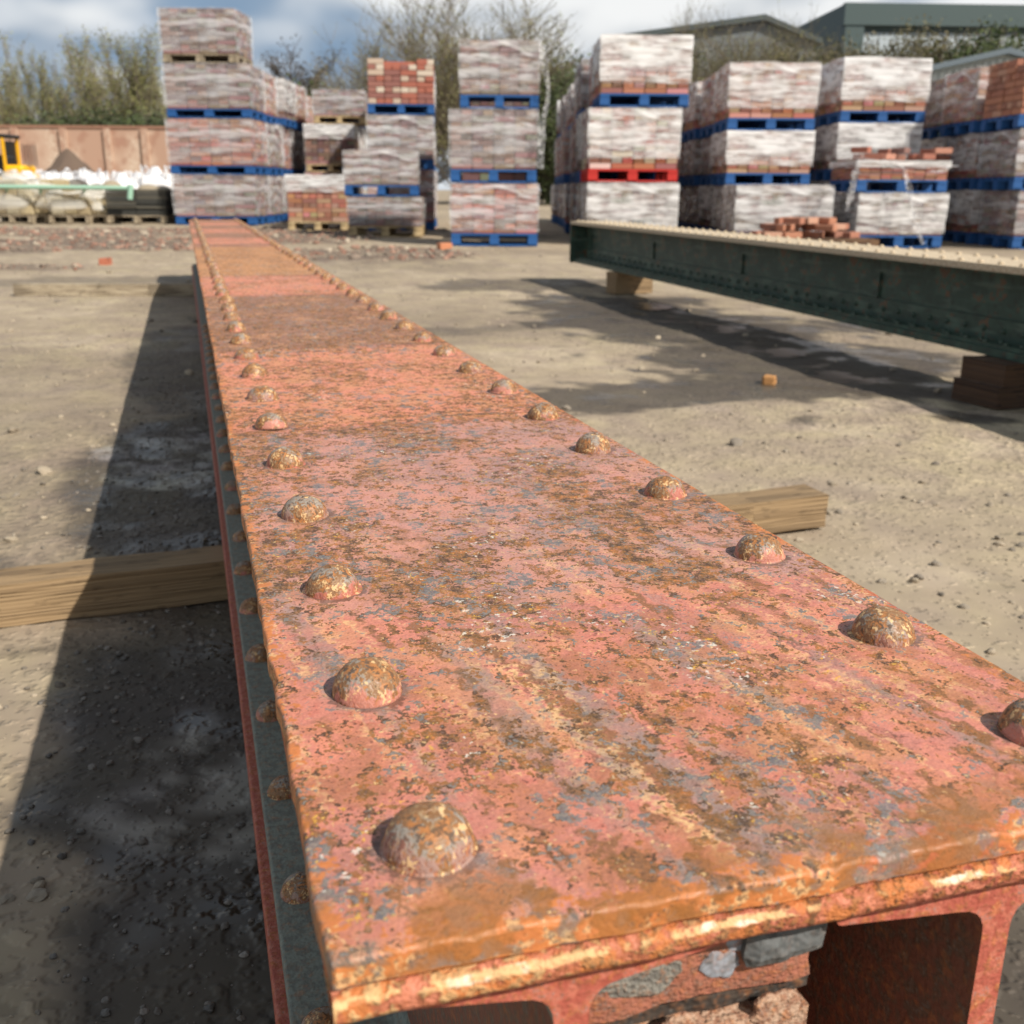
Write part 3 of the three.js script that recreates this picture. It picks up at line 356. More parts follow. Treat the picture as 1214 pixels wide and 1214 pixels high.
// ------------------------------------------------------------------ the green girder across the yard
{
  const a = new THREE.Vector3(2.80, 0, -7.40), b = new THREE.Vector3(2.51, 0, -1.2), dir = b.clone().sub(a), len = dir.length(), ang = Math.atan2(-dir.z, dir.x);
  const g = thing('green_girder', 'dark green riveted plate girder with rust pale top on timber blocks', 'girder');
  g.position.copy(a); g.rotation.y = ang;                  // local x runs from the far end towards the camera; local +z is away from the red girder... 
  const S = 512, gt = texture(S, S, (u, v, o) => { const n = fbm(u * 9, v * 9, 4), m = fbm(u * 40 + 9, v * 40, 4), c = L3(52, 74, 62); mixc(c, L3(66, 92, 78), sm(0.4, 0.7, n)); mixc(c, L3(40, 48, 44), sm(0.5, 0.7, m) * 0.6); mixc(c, L3(112, 78, 52), sm(0.60, 0.68, m * 0.5 + n * 0.5) * 0.8); mixc(c, L3(92, 112, 98), sm(0.6, 0.8, fbm(u * 3 + 4, v * 20, 4)) * 0.6); o[0] = c[0]; o[1] = c[1]; o[2] = c[2]; }, true);
  const green = new THREE.MeshStandardMaterial({ map: gt, roughness: 0.55 }), pale = rustMat(512, 0.4, L3(198, 184, 158), L3(176, 158, 132));
  const Y0 = 0.14, Y1 = 0.43, wz = 0.28;
  const bx = (x0, x1, y0, y1, z0, z1) => metreUV(box(x1 - x0, y1 - y0, z1 - z0, (x0 + x1) / 2, (y0 + y1) / 2, (z0 + z1) / 2), 0.6);
  const side = 1;                                          // red-girder side is local -z after rotation (checked below)
  mesh(g, 'web', bx(0, len, Y0 + 0.025, Y1 - 0.024, -0.006, 0.006), green);
  mesh(g, 'top_flange', bx(-0.01, len + 0.01, Y1 - 0.022, Y1, -wz / 2, wz / 2), pale);
  mesh(g, 'bottom_flange', bx(-0.01, len + 0.01, Y0, Y0 + 0.024, -0.11, 0.11), green);
  mesh(g, 'end_plate', bx(-0.024, -0.0102, Y0, Y1, -0.138, 0.138), green);
  for (const s of [-1, 1]) {
    mesh(g, 'angle', mergeGeometries([bx(0.002, len - 0.002, Y0 + 0.0245, Y0 + 0.105, s * 0.0065, s * 0.018), bx(0.003, len - 0.003, Y0 + 0.0242, Y0 + 0.036, s * 0.0185, s * 0.092)]), green);
    mesh(g, 'angle', mergeGeometries([bx(0.002, len - 0.002, Y1 - 0.085, Y1 - 0.0225, s * 0.0065, s * 0.018), bx(0.003, len - 0.003, Y1 - 0.034, Y1 - 0.0223, s * 0.0185, s * 0.092)]), green);
    for (let x = 0.02; x < len; x += 1.22) mesh(g, 'web_stiffener', bx(x, x + 0.075, Y0 + 0.106, Y1 - 0.086, s * 0.0065, s * 0.016), green);
  }
  const head = new THREE.SphereGeometry(0.0105, 8, 4, 0, 6.283, 0, Math.PI / 2);
  const face = head.clone().rotateX(-Math.PI / 2), face2 = head.clone().rotateX(Math.PI / 2);
  for (let x = 0.06, i = 0; x < len - 0.05; x += 0.1, i++) {
    for (const s of [-1, 1]) { const t = mesh(g, 'rivet', head, pale); t.position.set(x, Y1, s * 0.105); const w = mesh(g, 'rivet', s < 0 ? face : face2, green); w.position.set(x + 0.05, Y0 + 0.068, s * 0.018); }
    for (const s of [-1, 1]) { const f = mesh(g, 'rivet', head, green); f.position.set(x, Y0 + 0.0365, s * 0.06); const f2 = mesh(g, 'rivet', head, green); f2.position.set(x + 0.05, Y0 + 0.0365, s * 0.082); }
  }
  bearer('timber_block', 'short timber block under the far end of the green girder', 2.62, 6.50, 2.9, 6.55, 0.139, 0.12, woodBrown, 8, 'blocks under the green girder');
  bearer('timber_block', 'dark lower timber of the pair under the green girder', 2.38, 2.77, 3.0, 2.8, 0.069, 0.2, woodDark, 9, 'blocks under the green girder');
  bearer('timber_block', 'dark upper timber of the pair under the green girder', 2.40, 2.77, 2.97, 2.79, 0.069, 0.19, woodDark, 10, 'blocks under the green girder', 0.07);
}

// ------------------------------------------------------------------ palletised bricks
const vcBrick = new THREE.MeshStandardMaterial({ vertexColors: true, roughness: 0.9 });
const PAL = { red: [[0.36, 0.13, 0.085], [0.28, 0.11, 0.075], [0.42, 0.20, 0.14], [0.22, 0.12, 0.10]], brown: [[0.22, 0.12, 0.092], [0.15, 0.092, 0.075], [0.28, 0.17, 0.135], [0.2, 0.15, 0.13]], orange: [[0.42, 0.19, 0.115], [0.36, 0.155, 0.10], [0.46, 0.26, 0.18], [0.30, 0.14, 0.095]], mixed: [[0.36, 0.12, 0.08], [0.58, 0.48, 0.38], [0.30, 0.13, 0.10], [0.5, 0.38, 0.29], [0.26, 0.11, 0.09]] };
function packBricks(kind, seed, h = 0.72) {                 // courses of bricks round a solid heart, 1 x h x 1 m, origin at the base centre
  const r = rng(seed), geos = [tint(box(0.8, h - 0.02, 0.8, 0, h / 2 - 0.01, 0), PAL[kind][0])], pal = PAL[kind], n = 10, ch = h / n;
  for (let c = 0; c < n; c++) for (let f = 0; f < 4; f++) {
    const long = (c + f) % 2 === 0, k = long ? 4 : 8, bw = 0.98 / k;
    for (let i = 0; i < k; i++) { const col = pal[Math.floor(r() * pal.length)].map((v) => v * (0.8 + 0.4 * r())); const b = box(bw - 0.012, ch - 0.008, 0.11, -0.49 + bw * (i + 0.5), ch * (c + 0.5), 0.437 + (r() - 0.5) * 0.012, 0); b.rotateY(f * Math.PI / 2); geos.push(tint(b, col)); }
  }
  for (let i = 0; i < 4; i++) for (let j = 0; j < 8; j++) geos.push(tint(box(0.205, 0.02, 0.095, -0.33 + i * 0.22, h - 0.004 + r() * 0.006, -0.385 + j * 0.11), pal[Math.floor(r() * pal.length)]));
  return mergeGeometries(geos);
}
const bricksOf = {}; for (const k of ['red', 'brown', 'orange', 'mixed']) bricksOf[k] = [packBricks(k, 5), packBricks(k, 17)];
const film = [[0.15, 2], [0.20, 2], [0.35, 2], [0.44, 3]].map(([layer, wraps], s) => {     // stretch film wound round in overlapping turns, each turn another layer
  const S = 512, A = texture(S, S, (u, v, o) => {
    const wob = (sh(0, u * 1.5 + s * 11, v * 1.5) - 0.5), f = sh(1, u * 2.2 + s * 7, v * 7 + u * 0.8), b = sh(2, u * 12 + s, v * 12 + 4), crease = sh(0, (u + v * 0.35) * 5 + s, (v - u * 0.12) * 30); const patch = sh(1, u * 3 + s * 5 + 9, v * 4 + 2), long = sh(2, u * 1.4 + s, v * 5 + 7); let n = 0.35;
    for (let i = 0; i < 4 + wraps; i++) { const a = -0.12 + i * 0.9 / (3 + wraps) + (s === 3 ? 0.14 : 0), h2 = 0.30 + 0.1 * ((i * 7 + s * 3) % 3), d = v - a - wob * 0.12 - u * (i % 2 ? 0.06 : -0.05); n += sm(0, 0.012, d) * (1 - sm(h2 - 0.012, h2, d)) * (0.5 + 0.8 * f); }
    const strip = Math.abs(u * 0.55 + v - 1.22 - wob * 0.08); n += (1 - sm(0.03, 0.04, strip)) * sm(0.45, 0.55, u) * 2.2; n *= 0.35 + 1.1 * sm(0.2, 0.85, patch * 0.5 + long * 0.5); n += sm(0.8, 0.95, crease) * 0.8 + (b - 0.5) * 0.5 - sm(0.9, 0.97, b) * sm(0.4, 0.1, v);
    o[0] = o[1] = o[2] = Math.max(0.04, Math.min(0.94, 1 - (1 - layer) ** Math.max(0.1, n))); }, false);
  const B = texture(256, 256, (u, v, o) => { o[0] = o[1] = o[2] = sh(1, u * 2 + s * 5, v * 6) * 0.6 + sh(0, (u + v * 0.35) * 4, (v - u * 0.12) * 16) * 0.4; }, false);
  return new THREE.MeshPhysicalMaterial({ color: new THREE.Color().setRGB(...(s > 1 ? [0.80, 0.795, 0.79] : [0.76, 0.755, 0.765])), roughness: 0.26, transparent: true, alphaMap: A, bumpMap: B, bumpScale: 0.006, side: THREE.DoubleSide, depthWrite: false });
});
function filmBox(seed, domed) {
  const g = new THREE.BoxGeometry(1.03, 0.72, 1.03, 16, 12, 16), p = g.attributes.position, n = g.attributes.normal;
  for (let i = 0; i < p.count; i++) { const x = p.getX(i), y = p.getY(i), z = p.getZ(i), k = (fbm(x * 4 + z * 4 + seed, y * 7 + seed * 2, 3) - 0.5) * 0.055; const top = y > 0.35; p.setXYZ(i, x * (1 + k * (top ? 1.6 : 1)), y + 0.38 + (top ? k * 0.9 + domed * (0.25 - x * x) * 0.55 * (0.3 + vn(z * 3, seed)) : 0), z * (1 + (fbm(x * 4 - z * 4 + seed, y * 7 + 9, 3) - 0.5) * 0.045)); }
  g.computeVertexNormals(); return g;
}
const filmGeo = [filmBox(1, 0), filmBox(5, 0), filmBox(9, 0)], filmDome = filmBox(13, 0.35);
const PCOL = { blue: mat(L3(26, 82, 142), 0.65), red: mat(L3(184, 38, 30), 0.65), wood: woodPale, grey: woodGrey };
const palBlock = metreUV(box(0.11, 0.085, 0.13), 1), palDeck = metreUV(box(1.0, 0.021, 0.118), 1), palStr = metreUV(box(0.1, 0.02, 1.0), 1), palBase = metreUV(box(1.0, 0.019, 0.1), 1);
function pallet(parent, colour) {                           // 1 x 0.145 x 1 m
  const g = new THREE.Group(); g.name = 'pallet'; parent.add(g); const m = PCOL[colour];
  for (const x of [-0.445, 0, 0.445]) { for (const z of [-0.43, 0, 0.43]) mesh(g, 'block', palBlock, m).position.set(x, 0.0625, z); mesh(g, 'stringer_board', palStr, m).position.set(x, 0.1155, 0); }
  for (let i = 0; i < 6; i++) mesh(g, 'deck_board', palDeck, m).position.set(0, 0.1365, -0.441 + i * 0.1764);
  for (const z of [-0.43, 0, 0.43]) mesh(g, 'base_board', palBase, m).position.set(0, 0.0098, z);
  return g;
}
const TIER = ['bottom', 'second', 'third', 'fourth', 'top'];
let packNo = 0;
function pack(label, group, pos, rot, w, h, dp, kind, colour, wrap) { // one wrapped pallet of bricks as a thing of its own
  const o = thing('brick_pallet', label, 'brick pallet', group), i = packNo++; o.position.copy(pos); o.rotation.y = rot;
  const pl = pallet(o, colour); pl.scale.set(w, 0.98, dp);
  if (wrap === 'bare') {                                     // no film: bricks one can pick apart
    const r = rng(i + 3), n = Math.max(4, Math.round((h - 0.15) / 0.075)), ch = (h - 0.15) / n, pal = PAL[kind];
    mesh(o, 'inner_bricks', tint(box(w * 0.76, h - 0.18, dp * 0.76, 0, 0.145 + (h - 0.18) / 2, 0), PAL[kind][0]), vcBrick);
    for (let c = 0; c < n; c++) for (let f = 0; f < 4; f++) {
      if (f === 2) continue; const k = (c + f) % 2 ? 4 : 8, span = (f % 2 ? dp : w) * 0.97, off = (f % 2 ? w : dp) / 2 - 0.06, bw = span / k;
      for (let q = 0; q < k; q++) { if (c === n - 1 && r() < 0.25) continue; const b = mesh(o, 'brick', bareGeo[k === 4 ? 0 : 1], bareMat[kind][Math.floor(r() * bareMat[kind].length)]); b.scale.set((bw - 0.008) / (k === 4 ? 0.215 : 0.105), (ch - 0.006) / 0.065, 1); const a = f * Math.PI / 2 + (r() - 0.5) * 0.05, lx = -span / 2 + bw * (q + 0.5), lz = off + (r() - 0.5) * 0.02; b.rotation.y = a; b.position.set(lx * Math.cos(f * Math.PI / 2) + lz * Math.sin(f * Math.PI / 2), 0.146 + ch * (c + 0.5), -lx * Math.sin(f * Math.PI / 2) + lz * Math.cos(f * Math.PI / 2)); }
    }
    return o;
  }
  const b = mesh(o, 'bricks', bricksOf[kind][i % 2], vcBrick); b.userData.kind = 'stuff'; b.position.y = 0.145; b.scale.set(w, (h - 0.155) / 0.72, dp); if (i % 3 === 1) b.rotation.y = Math.PI;
  if (wrap === 'open') return o;
  const lift = wrap === 'short' ? 0.15 : wrap === 'top' ? 0.62 : 0.02, f = mesh(o, 'plastic_wrap', wrap === 'dome' ? filmDome : filmGeo[i % 3], film[wrap === 'short' ? 2 + (i % 2) : wrap === 'top' ? 3 : wrap === 'white' ? 2 : [0, 1][i % 2]]); f.position.y = 0.145 + lift * (h - 0.15); f.scale.set(w, (h - 0.145) / 0.74 * (1 - lift), dp); if (i % 2) f.rotation.y = Math.PI; return o;
}
const bareGeo = [new RoundedBoxGeometry(0.215, 0.065, 0.1, 1, 0.006), new RoundedBoxGeometry(0.105, 0.065, 0.1, 1, 0.006)];
const bareMat = {}; for (const k of Object.keys(PAL)) bareMat[k] = PAL[k].map((c) => mat(c, 0.9));
// stacks: depth ahead, turn, then tiers from the top: [left px, right px, top py, foot-of-pallet py, bricks, pallet, wrap]
function stack(where, group, d, dp, turn, tiers, deep = 0, back = false) {
  const n = tiers.length; let base = 0; const rot = -RA + turn, F = ROWF.clone().applyAxisAngle(new THREE.Vector3(0, 1, 0), turn), r = rng(Math.round(d * 100) + n);
  for (let t = n - 1; t >= 0; t--) {
    const [l, rr, y0, y1, kind, colour, wrap] = tiers[t], ym = (y0 + y1) / 2, A = P(l, ym, d), B = P(rr, ym, d), w = A.distanceTo(B), top = P((l + rr) / 2, y0, d).y, h = top - base, c = A.clone().add(B).multiplyScalar(0.5).setY(base).addScaledVector(F, dp / 2);
    const lev = n === 1 ? 'single tier' : t === 0 ? 'top tier' : TIER[n - 1 - t] + ' tier';
    pack(`${wrap === 'bare' || wrap === 'open' ? 'bare' : 'wrapped'} ${kind} bricks, ${lev} of ${where}`, group, c, rot + (r() - 0.5) * 0.05, w, h, dp, kind, colour, wrap);
    for (let k = 0; k < (back && t === 0 ? 0 : deep); k++) { const o = pack(`wrapped pallet, ${lev}, ${['first', 'second', 'third', 'fourth', 'fifth', 'sixth', 'seventh', 'eighth'][k]} stack behind ${where}`, group, c.clone().addScaledVector(F, (k + 1) * (dp + 0.14)).addScaledVector(ROWR, (r() - 0.5) * 0.12), rot + (r() - 0.5) * 0.06, w * (0.97 + r() * 0.06), h, dp, ['brown', 'red', 'brown', 'orange'][Math.floor(r() * 4)], 'blue', ['full', 'short', 'full'][Math.floor(r() * 3)]); }
    base = top + 0.004;
  }
}
const deg = Math.PI / 180;
stack('the four-high stack beyond the red girder', 'four-high stack row', 19.4, 1.05, -2 * deg, [[190, 280, 9, 73, 'brown', 'grey', 'full'], [195, 296, 75, 138, 'brown', 'blue', 'full'], [199, 300, 140, 205, 'red', 'blue', 'full'], [206, 303, 207, 270, 'brown', 'blue', 'full']], 3, true);
stack('the lone three-high stack', 'free-standing stacks', 12.8, 0.78, 0.5 * deg, [[546, 640, 47, 128, 'brown', 'blue', 'full'], [534, 637, 129, 216, 'brown', 'blue', 'full'], [535, 638, 217, 291, 'red', 'blue', 'full']], 0);
stack('the low stack on a pale wooden pallet', 'free-standing stacks', 15.0, 1.0, 1 * deg, [[407, 494, 178, 231, 'brown', 'blue', 'dome'], [414, 500, 233, 279, 'brown', 'wood', 'full']], 0);
stack('the stack topped with bare bricks', 'stack row with bare bricks on top', 17.0, 1.0, 3 * deg, [[434, 514, 69, 135, 'mixed', 'blue', 'bare'], [436, 514, 136, 200, 'brown', 'blue', 'full'], [436, 515, 201, 266, 'red', 'blue', 'full']], 4);
stack('the low half-wrapped orange stack', 'free-standing stacks', 16.9, 0.9, 2 * deg, [[341, 411, 207, 268, 'orange', 'wood', 'top']], 0);
stack('the brown stack behind the low orange one', 'free-standing stacks', 22.5, 1.0, 1 * deg, [[371, 431, 106, 146, 'brown', 'wood', 'full'], [362, 420, 147, 203, 'brown', 'wood', 'top'], [362, 420, 204, 258, 'red', 'wood', 'full']], 1);
stack('the distant white-wrapped stack', 'distant stacks', 30, 1.0, 0, [[322, 366, 113, 158, 'orange', 'wood', 'full'], [322, 366, 159, 202, 'orange', 'blue', 'full'], [322, 366, 203, 245, 'orange', 'blue', 'full']], 0);
stack('the stack with the red pallet', 'row behind the red pallet', 13.1, 1.05, -1 * deg, [[712, 818, 41, 125, 'orange', 'blue', 'short'], [697, 804, 127, 215, 'mixed', 'red', 'short'], [697, 802, 216, 290, 'brown', 'blue', 'white']], 8);
stack('the stack beside the red-pallet row', 'row of pinkish stacks', 13.9, 1.05, -1 * deg, [[866, 969, 74, 153, 'orange', 'blue', 'short'], [862, 962, 155, 219, 'orange', 'blue', 'short'], [864, 964, 220, 286, 'brown', 'blue', 'white']], 4);
stack('the white stack near the metal shed', 'row near the shed', 14.5, 1.05, -0.5 * deg, [[999, 1100, 68, 144, 'orange', 'blue', 'short'], [994, 1089, 146, 213, 'brown', 'blue', 'short'], [990, 1088, 214, 282, 'brown', 'blue', 'white']], 1);
stack('the low white pack behind the brick heap', 'free-standing stacks', 13.1, 0.8, -1 * deg, [[874, 985, 219, 289, 'brown', 'blue', 'white']], 0);
stack('the open stack with loose bricks on top', 'free-standing stacks', 12.9, 1.0, 0, [[1016, 1124, 190, 227, 'red', 'blue', 'top'], [1018, 1120, 229, 291, 'brown', 'blue', 'white']], 0);
stack('the shaded stack with part wrapped top', 'shaded stacks', 12.8, 1.0, -1 * deg, [[1212, 1310, 66, 150, 'orange', 'blue', 'bare'], [1206, 1308, 152, 225, 'brown', 'blue', 'full'], [1206, 1308, 226, 291, 'brown', 'blue', 'full']], 2);

stack('the stack hidden behind the lone three-high one', 'free-standing stacks', 15.2, 1.1, 0, [[549, 630, 84, 176, 'brown', 'blue', 'open'], [549, 630, 177, 278, 'brown', 'blue', 'open']], 0);

// loose bricks and loose film
{
  const r = rng(77), place = (px, py, d, label, group, ry, m, lie) => { const p = P(px, py, d), o = tag(mesh(scene, 'loose_brick', lie ? bareGeo[0] : bareGeo[1], m), label, 'brick', group); o.position.copy(p); o.rotation.y = ry; return o; };
  const topY = P(1070, 190, 12.9).y;
  for (let i = 0; i < 14; i++) { const px = 1018 + (i % 7) * 16 + r() * 5, o = place(px, 186, 13.15 + (i > 6 ? 0.4 : 0) + r() * 0.2, 'loose red brick lying on top of the open stack', 'bricks on the open stack', r() * 3, bareMat.red[i % 4], true); o.position.y = topY + 0.05 + (i % 3 === 0 ? 0.07 : 0); }
  for (let i = 0; i < 40; i++) { const lay = i < 18 ? 0 : i < 31 ? 1 : 2, o = place(898 + r() * (112 - lay * 26) + lay * 12, 280, 11.9 + r() * 0.75, 'loose orange brick in the heap behind the green girder', 'heap of loose bricks', (r() < 0.5 ? 0 : 1.57) + (r() - 0.5) * 0.7 + RA, bareMat.orange[i % 4], true); o.position.y = 0.06 + lay * 0.075 + 0.12; }
  const q = tag(mesh(scene, 'pallet_base', metreUV(box(1.35, 0.145, 0.95), 1), woodDark), 'dark timber pallet base under the heap of loose orange bricks', 'pallet'); q.position.copy(P(955, 285, 12.27)).setY(0.0735); q.rotation.y = -RA;
  const ribbon = (name, label, pts, w, seed) => { const c = new THREE.CatmullRomCurve3(pts), n = 26, ps = [], ix = [], uv = []; for (let i = 0; i <= n; i++) { const p = c.getPoint(i / n), k = w * (0.6 + 0.8 * vn(i * 0.5, seed)); for (let j = 0; j <= 3; j++) { const t = j / 3 - 0.5; ps.push(p.x + ROWR.x * t * k, p.y + (vn(i * 0.7 + j, seed + 4) - 0.5) * 0.03, p.z + ROWR.z * t * k + (vn(i * 0.9 + j * 2, seed) - 0.5) * 0.08); uv.push(j / 3, i / 6); } } for (let i = 0; i < n; i++) for (let j = 0; j < 3; j++) { const a = i * 4 + j; ix.push(a, a + 1, a + 4, a + 1, a + 5, a + 4); } const g = new THREE.BufferGeometry(); g.setAttribute('position', new THREE.Float32BufferAttribute(ps, 3)); g.setAttribute('uv', new THREE.Float32BufferAttribute(uv, 2)); g.setIndex(ix); g.computeVertexNormals(); return tag(mesh(scene, name, g, film[1]), label, 'plastic film', 'loose plastic film'); };
  ribbon('loose_film', 'loose strip of clear film hanging down the three-high stack side', [P(640, 48, 12.75), P(646, 80, 12.7), P(650, 110, 12.7), P(643, 150, 12.7), P(641, 200, 12.7)], 0.06, 3);
  ribbon('loose_film', 'torn sheet of film draped across the open stack front', [P(1008, 186, 12.8), P(1040, 190, 12.78), P(1075, 202, 12.76), P(1105, 204, 12.78), P(1130, 196, 12.85)], 0.16, 8);
  ribbon('loose_film', 'long film strip trailing to the ground before the open stack', [P(1072, 200, 12.75), P(1080, 235, 12.72), P(1084, 260, 12.7), P(1095, 289, 12.66)], 0.06, 12);
  ribbon('loose_film', 'thin film strand hanging at the open stack corner', [P(1020, 188, 12.8), P(1012, 215, 12.75), P(1004, 250, 12.72)], 0.07, 15);
}

// ------------------------------------------------------------------ left side of the yard
{
  const r = rng(301);
  // long brick wall with piers, too far off to pick out its bricks
  const wallTex = texture(512, 256, (u, v, o) => { const n = sh(0, u * 6, v * 4), m = sh(1, u * 14 + 5, v * 14), k = sh(2, u * 96, v * 160), c = L3(174, 142, 122); mixc(c, L3(190, 164, 144), sm(0.3, 0.9, n) * 0.8); mixc(c, L3(150, 108, 88), sm(0.6, 0.95, m) * 0.5); mixc(c, L3(206, 192, 172), sm(0.75, 0.95, k * 0.3 + n * 0.7) * 0.7); o[0] = c[0]; o[1] = c[1]; o[2] = c[2]; }, true);
  const wm = new THREE.MeshStandardMaterial({ map: wallTex, roughness: 0.95 }), A = P(-60, 160, 46), B = P(215, 160, 46), len = A.distanceTo(B), top = P(120, 152, 46).y;
  const w = thing('brick_boundary_wall', 'long pale red brick wall with piers behind the white bags', 'wall'); w.position.copy(A).setY(0); w.rotation.y = -RA;
  mesh(w, 'wall_panel', metreUV(box(len, top, 0.35, len / 2, top / 2, 0), 10), wm); mesh(w, 'coping', metreUV(box(len, 0.09, 0.46, len / 2, top + 0.045, 0.0), 4), mat(L3(150, 112, 92)));
  for (const px of [-20, 20, 77, 129, 173]) { const x = P(px, 160, 46).sub(A).dot(ROWR); mesh(w, 'pier', metreUV(box(0.26, top - 0.02, 0.12, x, (top - 0.02) / 2, 0.236), 4), wm); }
  // heap of dark soil
  const hg = new THREE.SphereGeometry(1, 40, 16, 0, 6.283, 0, Math.PI / 2); { const p = hg.attributes.position; for (let i = 0; i < p.count; i++) { const x = p.getX(i), z = p.getZ(i), q = Math.hypot(x, z), y = Math.max(0, 1 - q) * 0.94 + (fbm(x * 6 + 3, z * 6, 4) - 0.5) * 0.16 * (1 - q * 0.7); p.setY(i, y); } hg.computeVertexNormals(); }
  const heap = tag(mesh(scene, 'soil_heap', hg, mat(L3(98, 82, 70), 0.95)), 'conical heap of dark brown soil before the brick wall', 'soil heap'); const hp = P(85, 222, 38); heap.position.set(hp.x, 0, hp.z); heap.scale.set(2.0, P(80, 172, 38).y, 2.0);
  // white bulk bags
  const bagM = mat(L3(214, 214, 216), 0.7), bag = (() => { const g = new RoundedBoxGeometry(0.92, 0.86, 0.9, 6, 0.22); const gg = mergeVertices((g.deleteAttribute('uv'), g.deleteAttribute('normal'), g), 1e-4); gg.translate(0, 0.42, 0); return roughen(gg, 0.07, 3.2, 5); })(), loop = new THREE.TorusGeometry(0.13, 0.022, 6, 14).scale(0.7, 1.2, 1), neck = roughen(new THREE.CylinderGeometry(0.10, 0.3, 0.26, 12, 3), 0.05, 8, 2);
  const bags = [[-14, 29], [12, 29.4], [34, 28.6], [57, 29.2], [80, 28.8], [101, 29.6], [122, 30.2], [146, 29], [166, 29.4], [186, 28.6], [202, 29.3], [24, 31], [70, 31.2], [112, 31.5], [178, 31]];
  bags.forEach(([px, d], i) => { const o = thing('bulk_bag', 'full white woven bulk bag in the row before the brick wall', 'bulk bag', 'white bulk bags'), p = P(px, 222, d); o.position.set(p.x, -0.01, p.z); o.rotation.y = r() * 3; const s = 0.78 + r() * 0.2; o.scale.set(s, s * (0.95 + r() * 0.25), s); mesh(o, 'sack', bag, bagM); mesh(o, 'tied_neck', neck, bagM).position.y = 0.92; for (const [x, z] of [[-0.33, -0.33], [0.33, -0.33], [0.33, 0.33], [-0.33, 0.33]]) { const l = mesh(o, 'lifting_loop', loop, bagM); l.position.set(x, 0.92, z); l.rotation.y = r() * 3; } });
  // rough stones in a bank
  const stoneG = [1, 2, 3].map((s) => { const g = mergeVertices((() => { const q = new THREE.IcosahedronGeometry(0.5, 2); q.deleteAttribute('uv'); q.deleteAttribute('normal'); return q; })(), 1e-4); const p = g.attributes.position; for (let i = 0; i < p.count; i++) p.setXYZ(i, Math.sign(p.getX(i)) * Math.abs(p.getX(i)) ** 0.7 * 0.8, p.getY(i) * 0.8, p.getZ(i)); return roughen(g, 0.1, 2.2, s * 7); }), stoneM = [mat(L3(150, 138, 118)), mat(L3(112, 104, 94)), mat(L3(178, 164, 138)), mat(L3(86, 80, 74))];
  for (let i = 0; i < 54; i++) { const px = -10 + i * 3.95 + (r() - 0.5) * 5, d = 23.2 + r() * 2.2, p = P(px, 240, d), o = tag(mesh(scene, 'rough_stone', stoneG[i % 3], stoneM[i % 4]), 'rough quarried stone in the bank behind the netted pallets', 'stone', 'bank of rough stones'); const s = 0.34 + r() * 0.3; o.scale.set(s * 1.25, s * 0.8, s); o.position.set(p.x, 0.25 * s + (i % 3 === 0 ? 0.36 : i % 3 === 1 ? 0.18 : 0.02), p.z); o.rotation.set(r(), r() * 6, r()); }
  // pallets of walling stone under netting
  const netM = new THREE.MeshPhysicalMaterial({ color: new THREE.Color().setRGB(0.70, 0.68, 0.62), roughness: 0.6, transparent: true, alphaMap: film[1].alphaMap, side: THREE.DoubleSide, depthWrite: false }), blockM = [mat(L3(178, 162, 128)), mat(L3(158, 142, 112)), mat(L3(190, 178, 150))], blockG = roughen(new RoundedBoxGeometry(0.3, 0.15, 0.22, 2, 0.02), 0.012, 9, 3);
  [[2, 52, 205], [45, 90, 212], [70, 118, 222], [98, 138, 226]].forEach(([l, rr, y], i) => {
    const A = P(l, 250, 20 + (i % 2) * 0.3), B = P(rr, 250, 20 + (i % 2) * 0.3), c = A.clone().add(B).multiplyScalar(0.5), W = A.distanceTo(B), H = P(l, y, 20).y, o = thing('stone_pallet', ['netted pallet of buff walling stone nearest the loading truck', 'second netted pallet of buff walling stone from the truck', 'third netted pallet of buff walling stone from the truck', 'netted stone pallet beside the dark slate stack'][i], 'stone pallet', 'netted stone pallets');
    o.position.set(c.x, 0, c.z); o.rotation.y = -RA + (r() - 0.5) * 0.06; pallet(o, 'grey').scale.set(W, 1, 1);
    const n = Math.max(2, Math.round((H - 0.2) / 0.155)); for (let k = 0; k < n; k++) for (let q = 0; q < 3; q++) for (let z = 0; z < 2; z++) { if (k === n - 1 && q !== 1 && r() < 0.6) continue; const b = mesh(o, 'stone_block', blockG, blockM[Math.floor(r() * 3)]); b.scale.set(W / 0.98, 0.98, 1.6); b.position.set((q - 1) * W * 0.315, 0.15 + 0.077 + k * 0.152, 0.24 - z * 0.5); b.rotation.y = (r() - 0.5) * 0.08; }
    const ng = new THREE.SphereGeometry(0.5, 20, 12); { const p = ng.attributes.position; for (let q = 0; q < p.count; q++) { let x = p.getX(q) * 2, yy = p.getY(q) * 2, z = p.getZ(q) * 2; const f = (v) => Math.sign(v) * Math.abs(v) ** 0.45; p.setXYZ(q, f(x) * 0.53 * W, 0.17 + (H - 0.17) * (0.5 + 0.5 * f(yy)) * (yy > 0 ? 1 - 0.25 * x * x : 1), f(z) * 0.55); } roughen(ng, 0.11, 3.5, i * 3); } mesh(o, 'netting', ng, netM);
  });
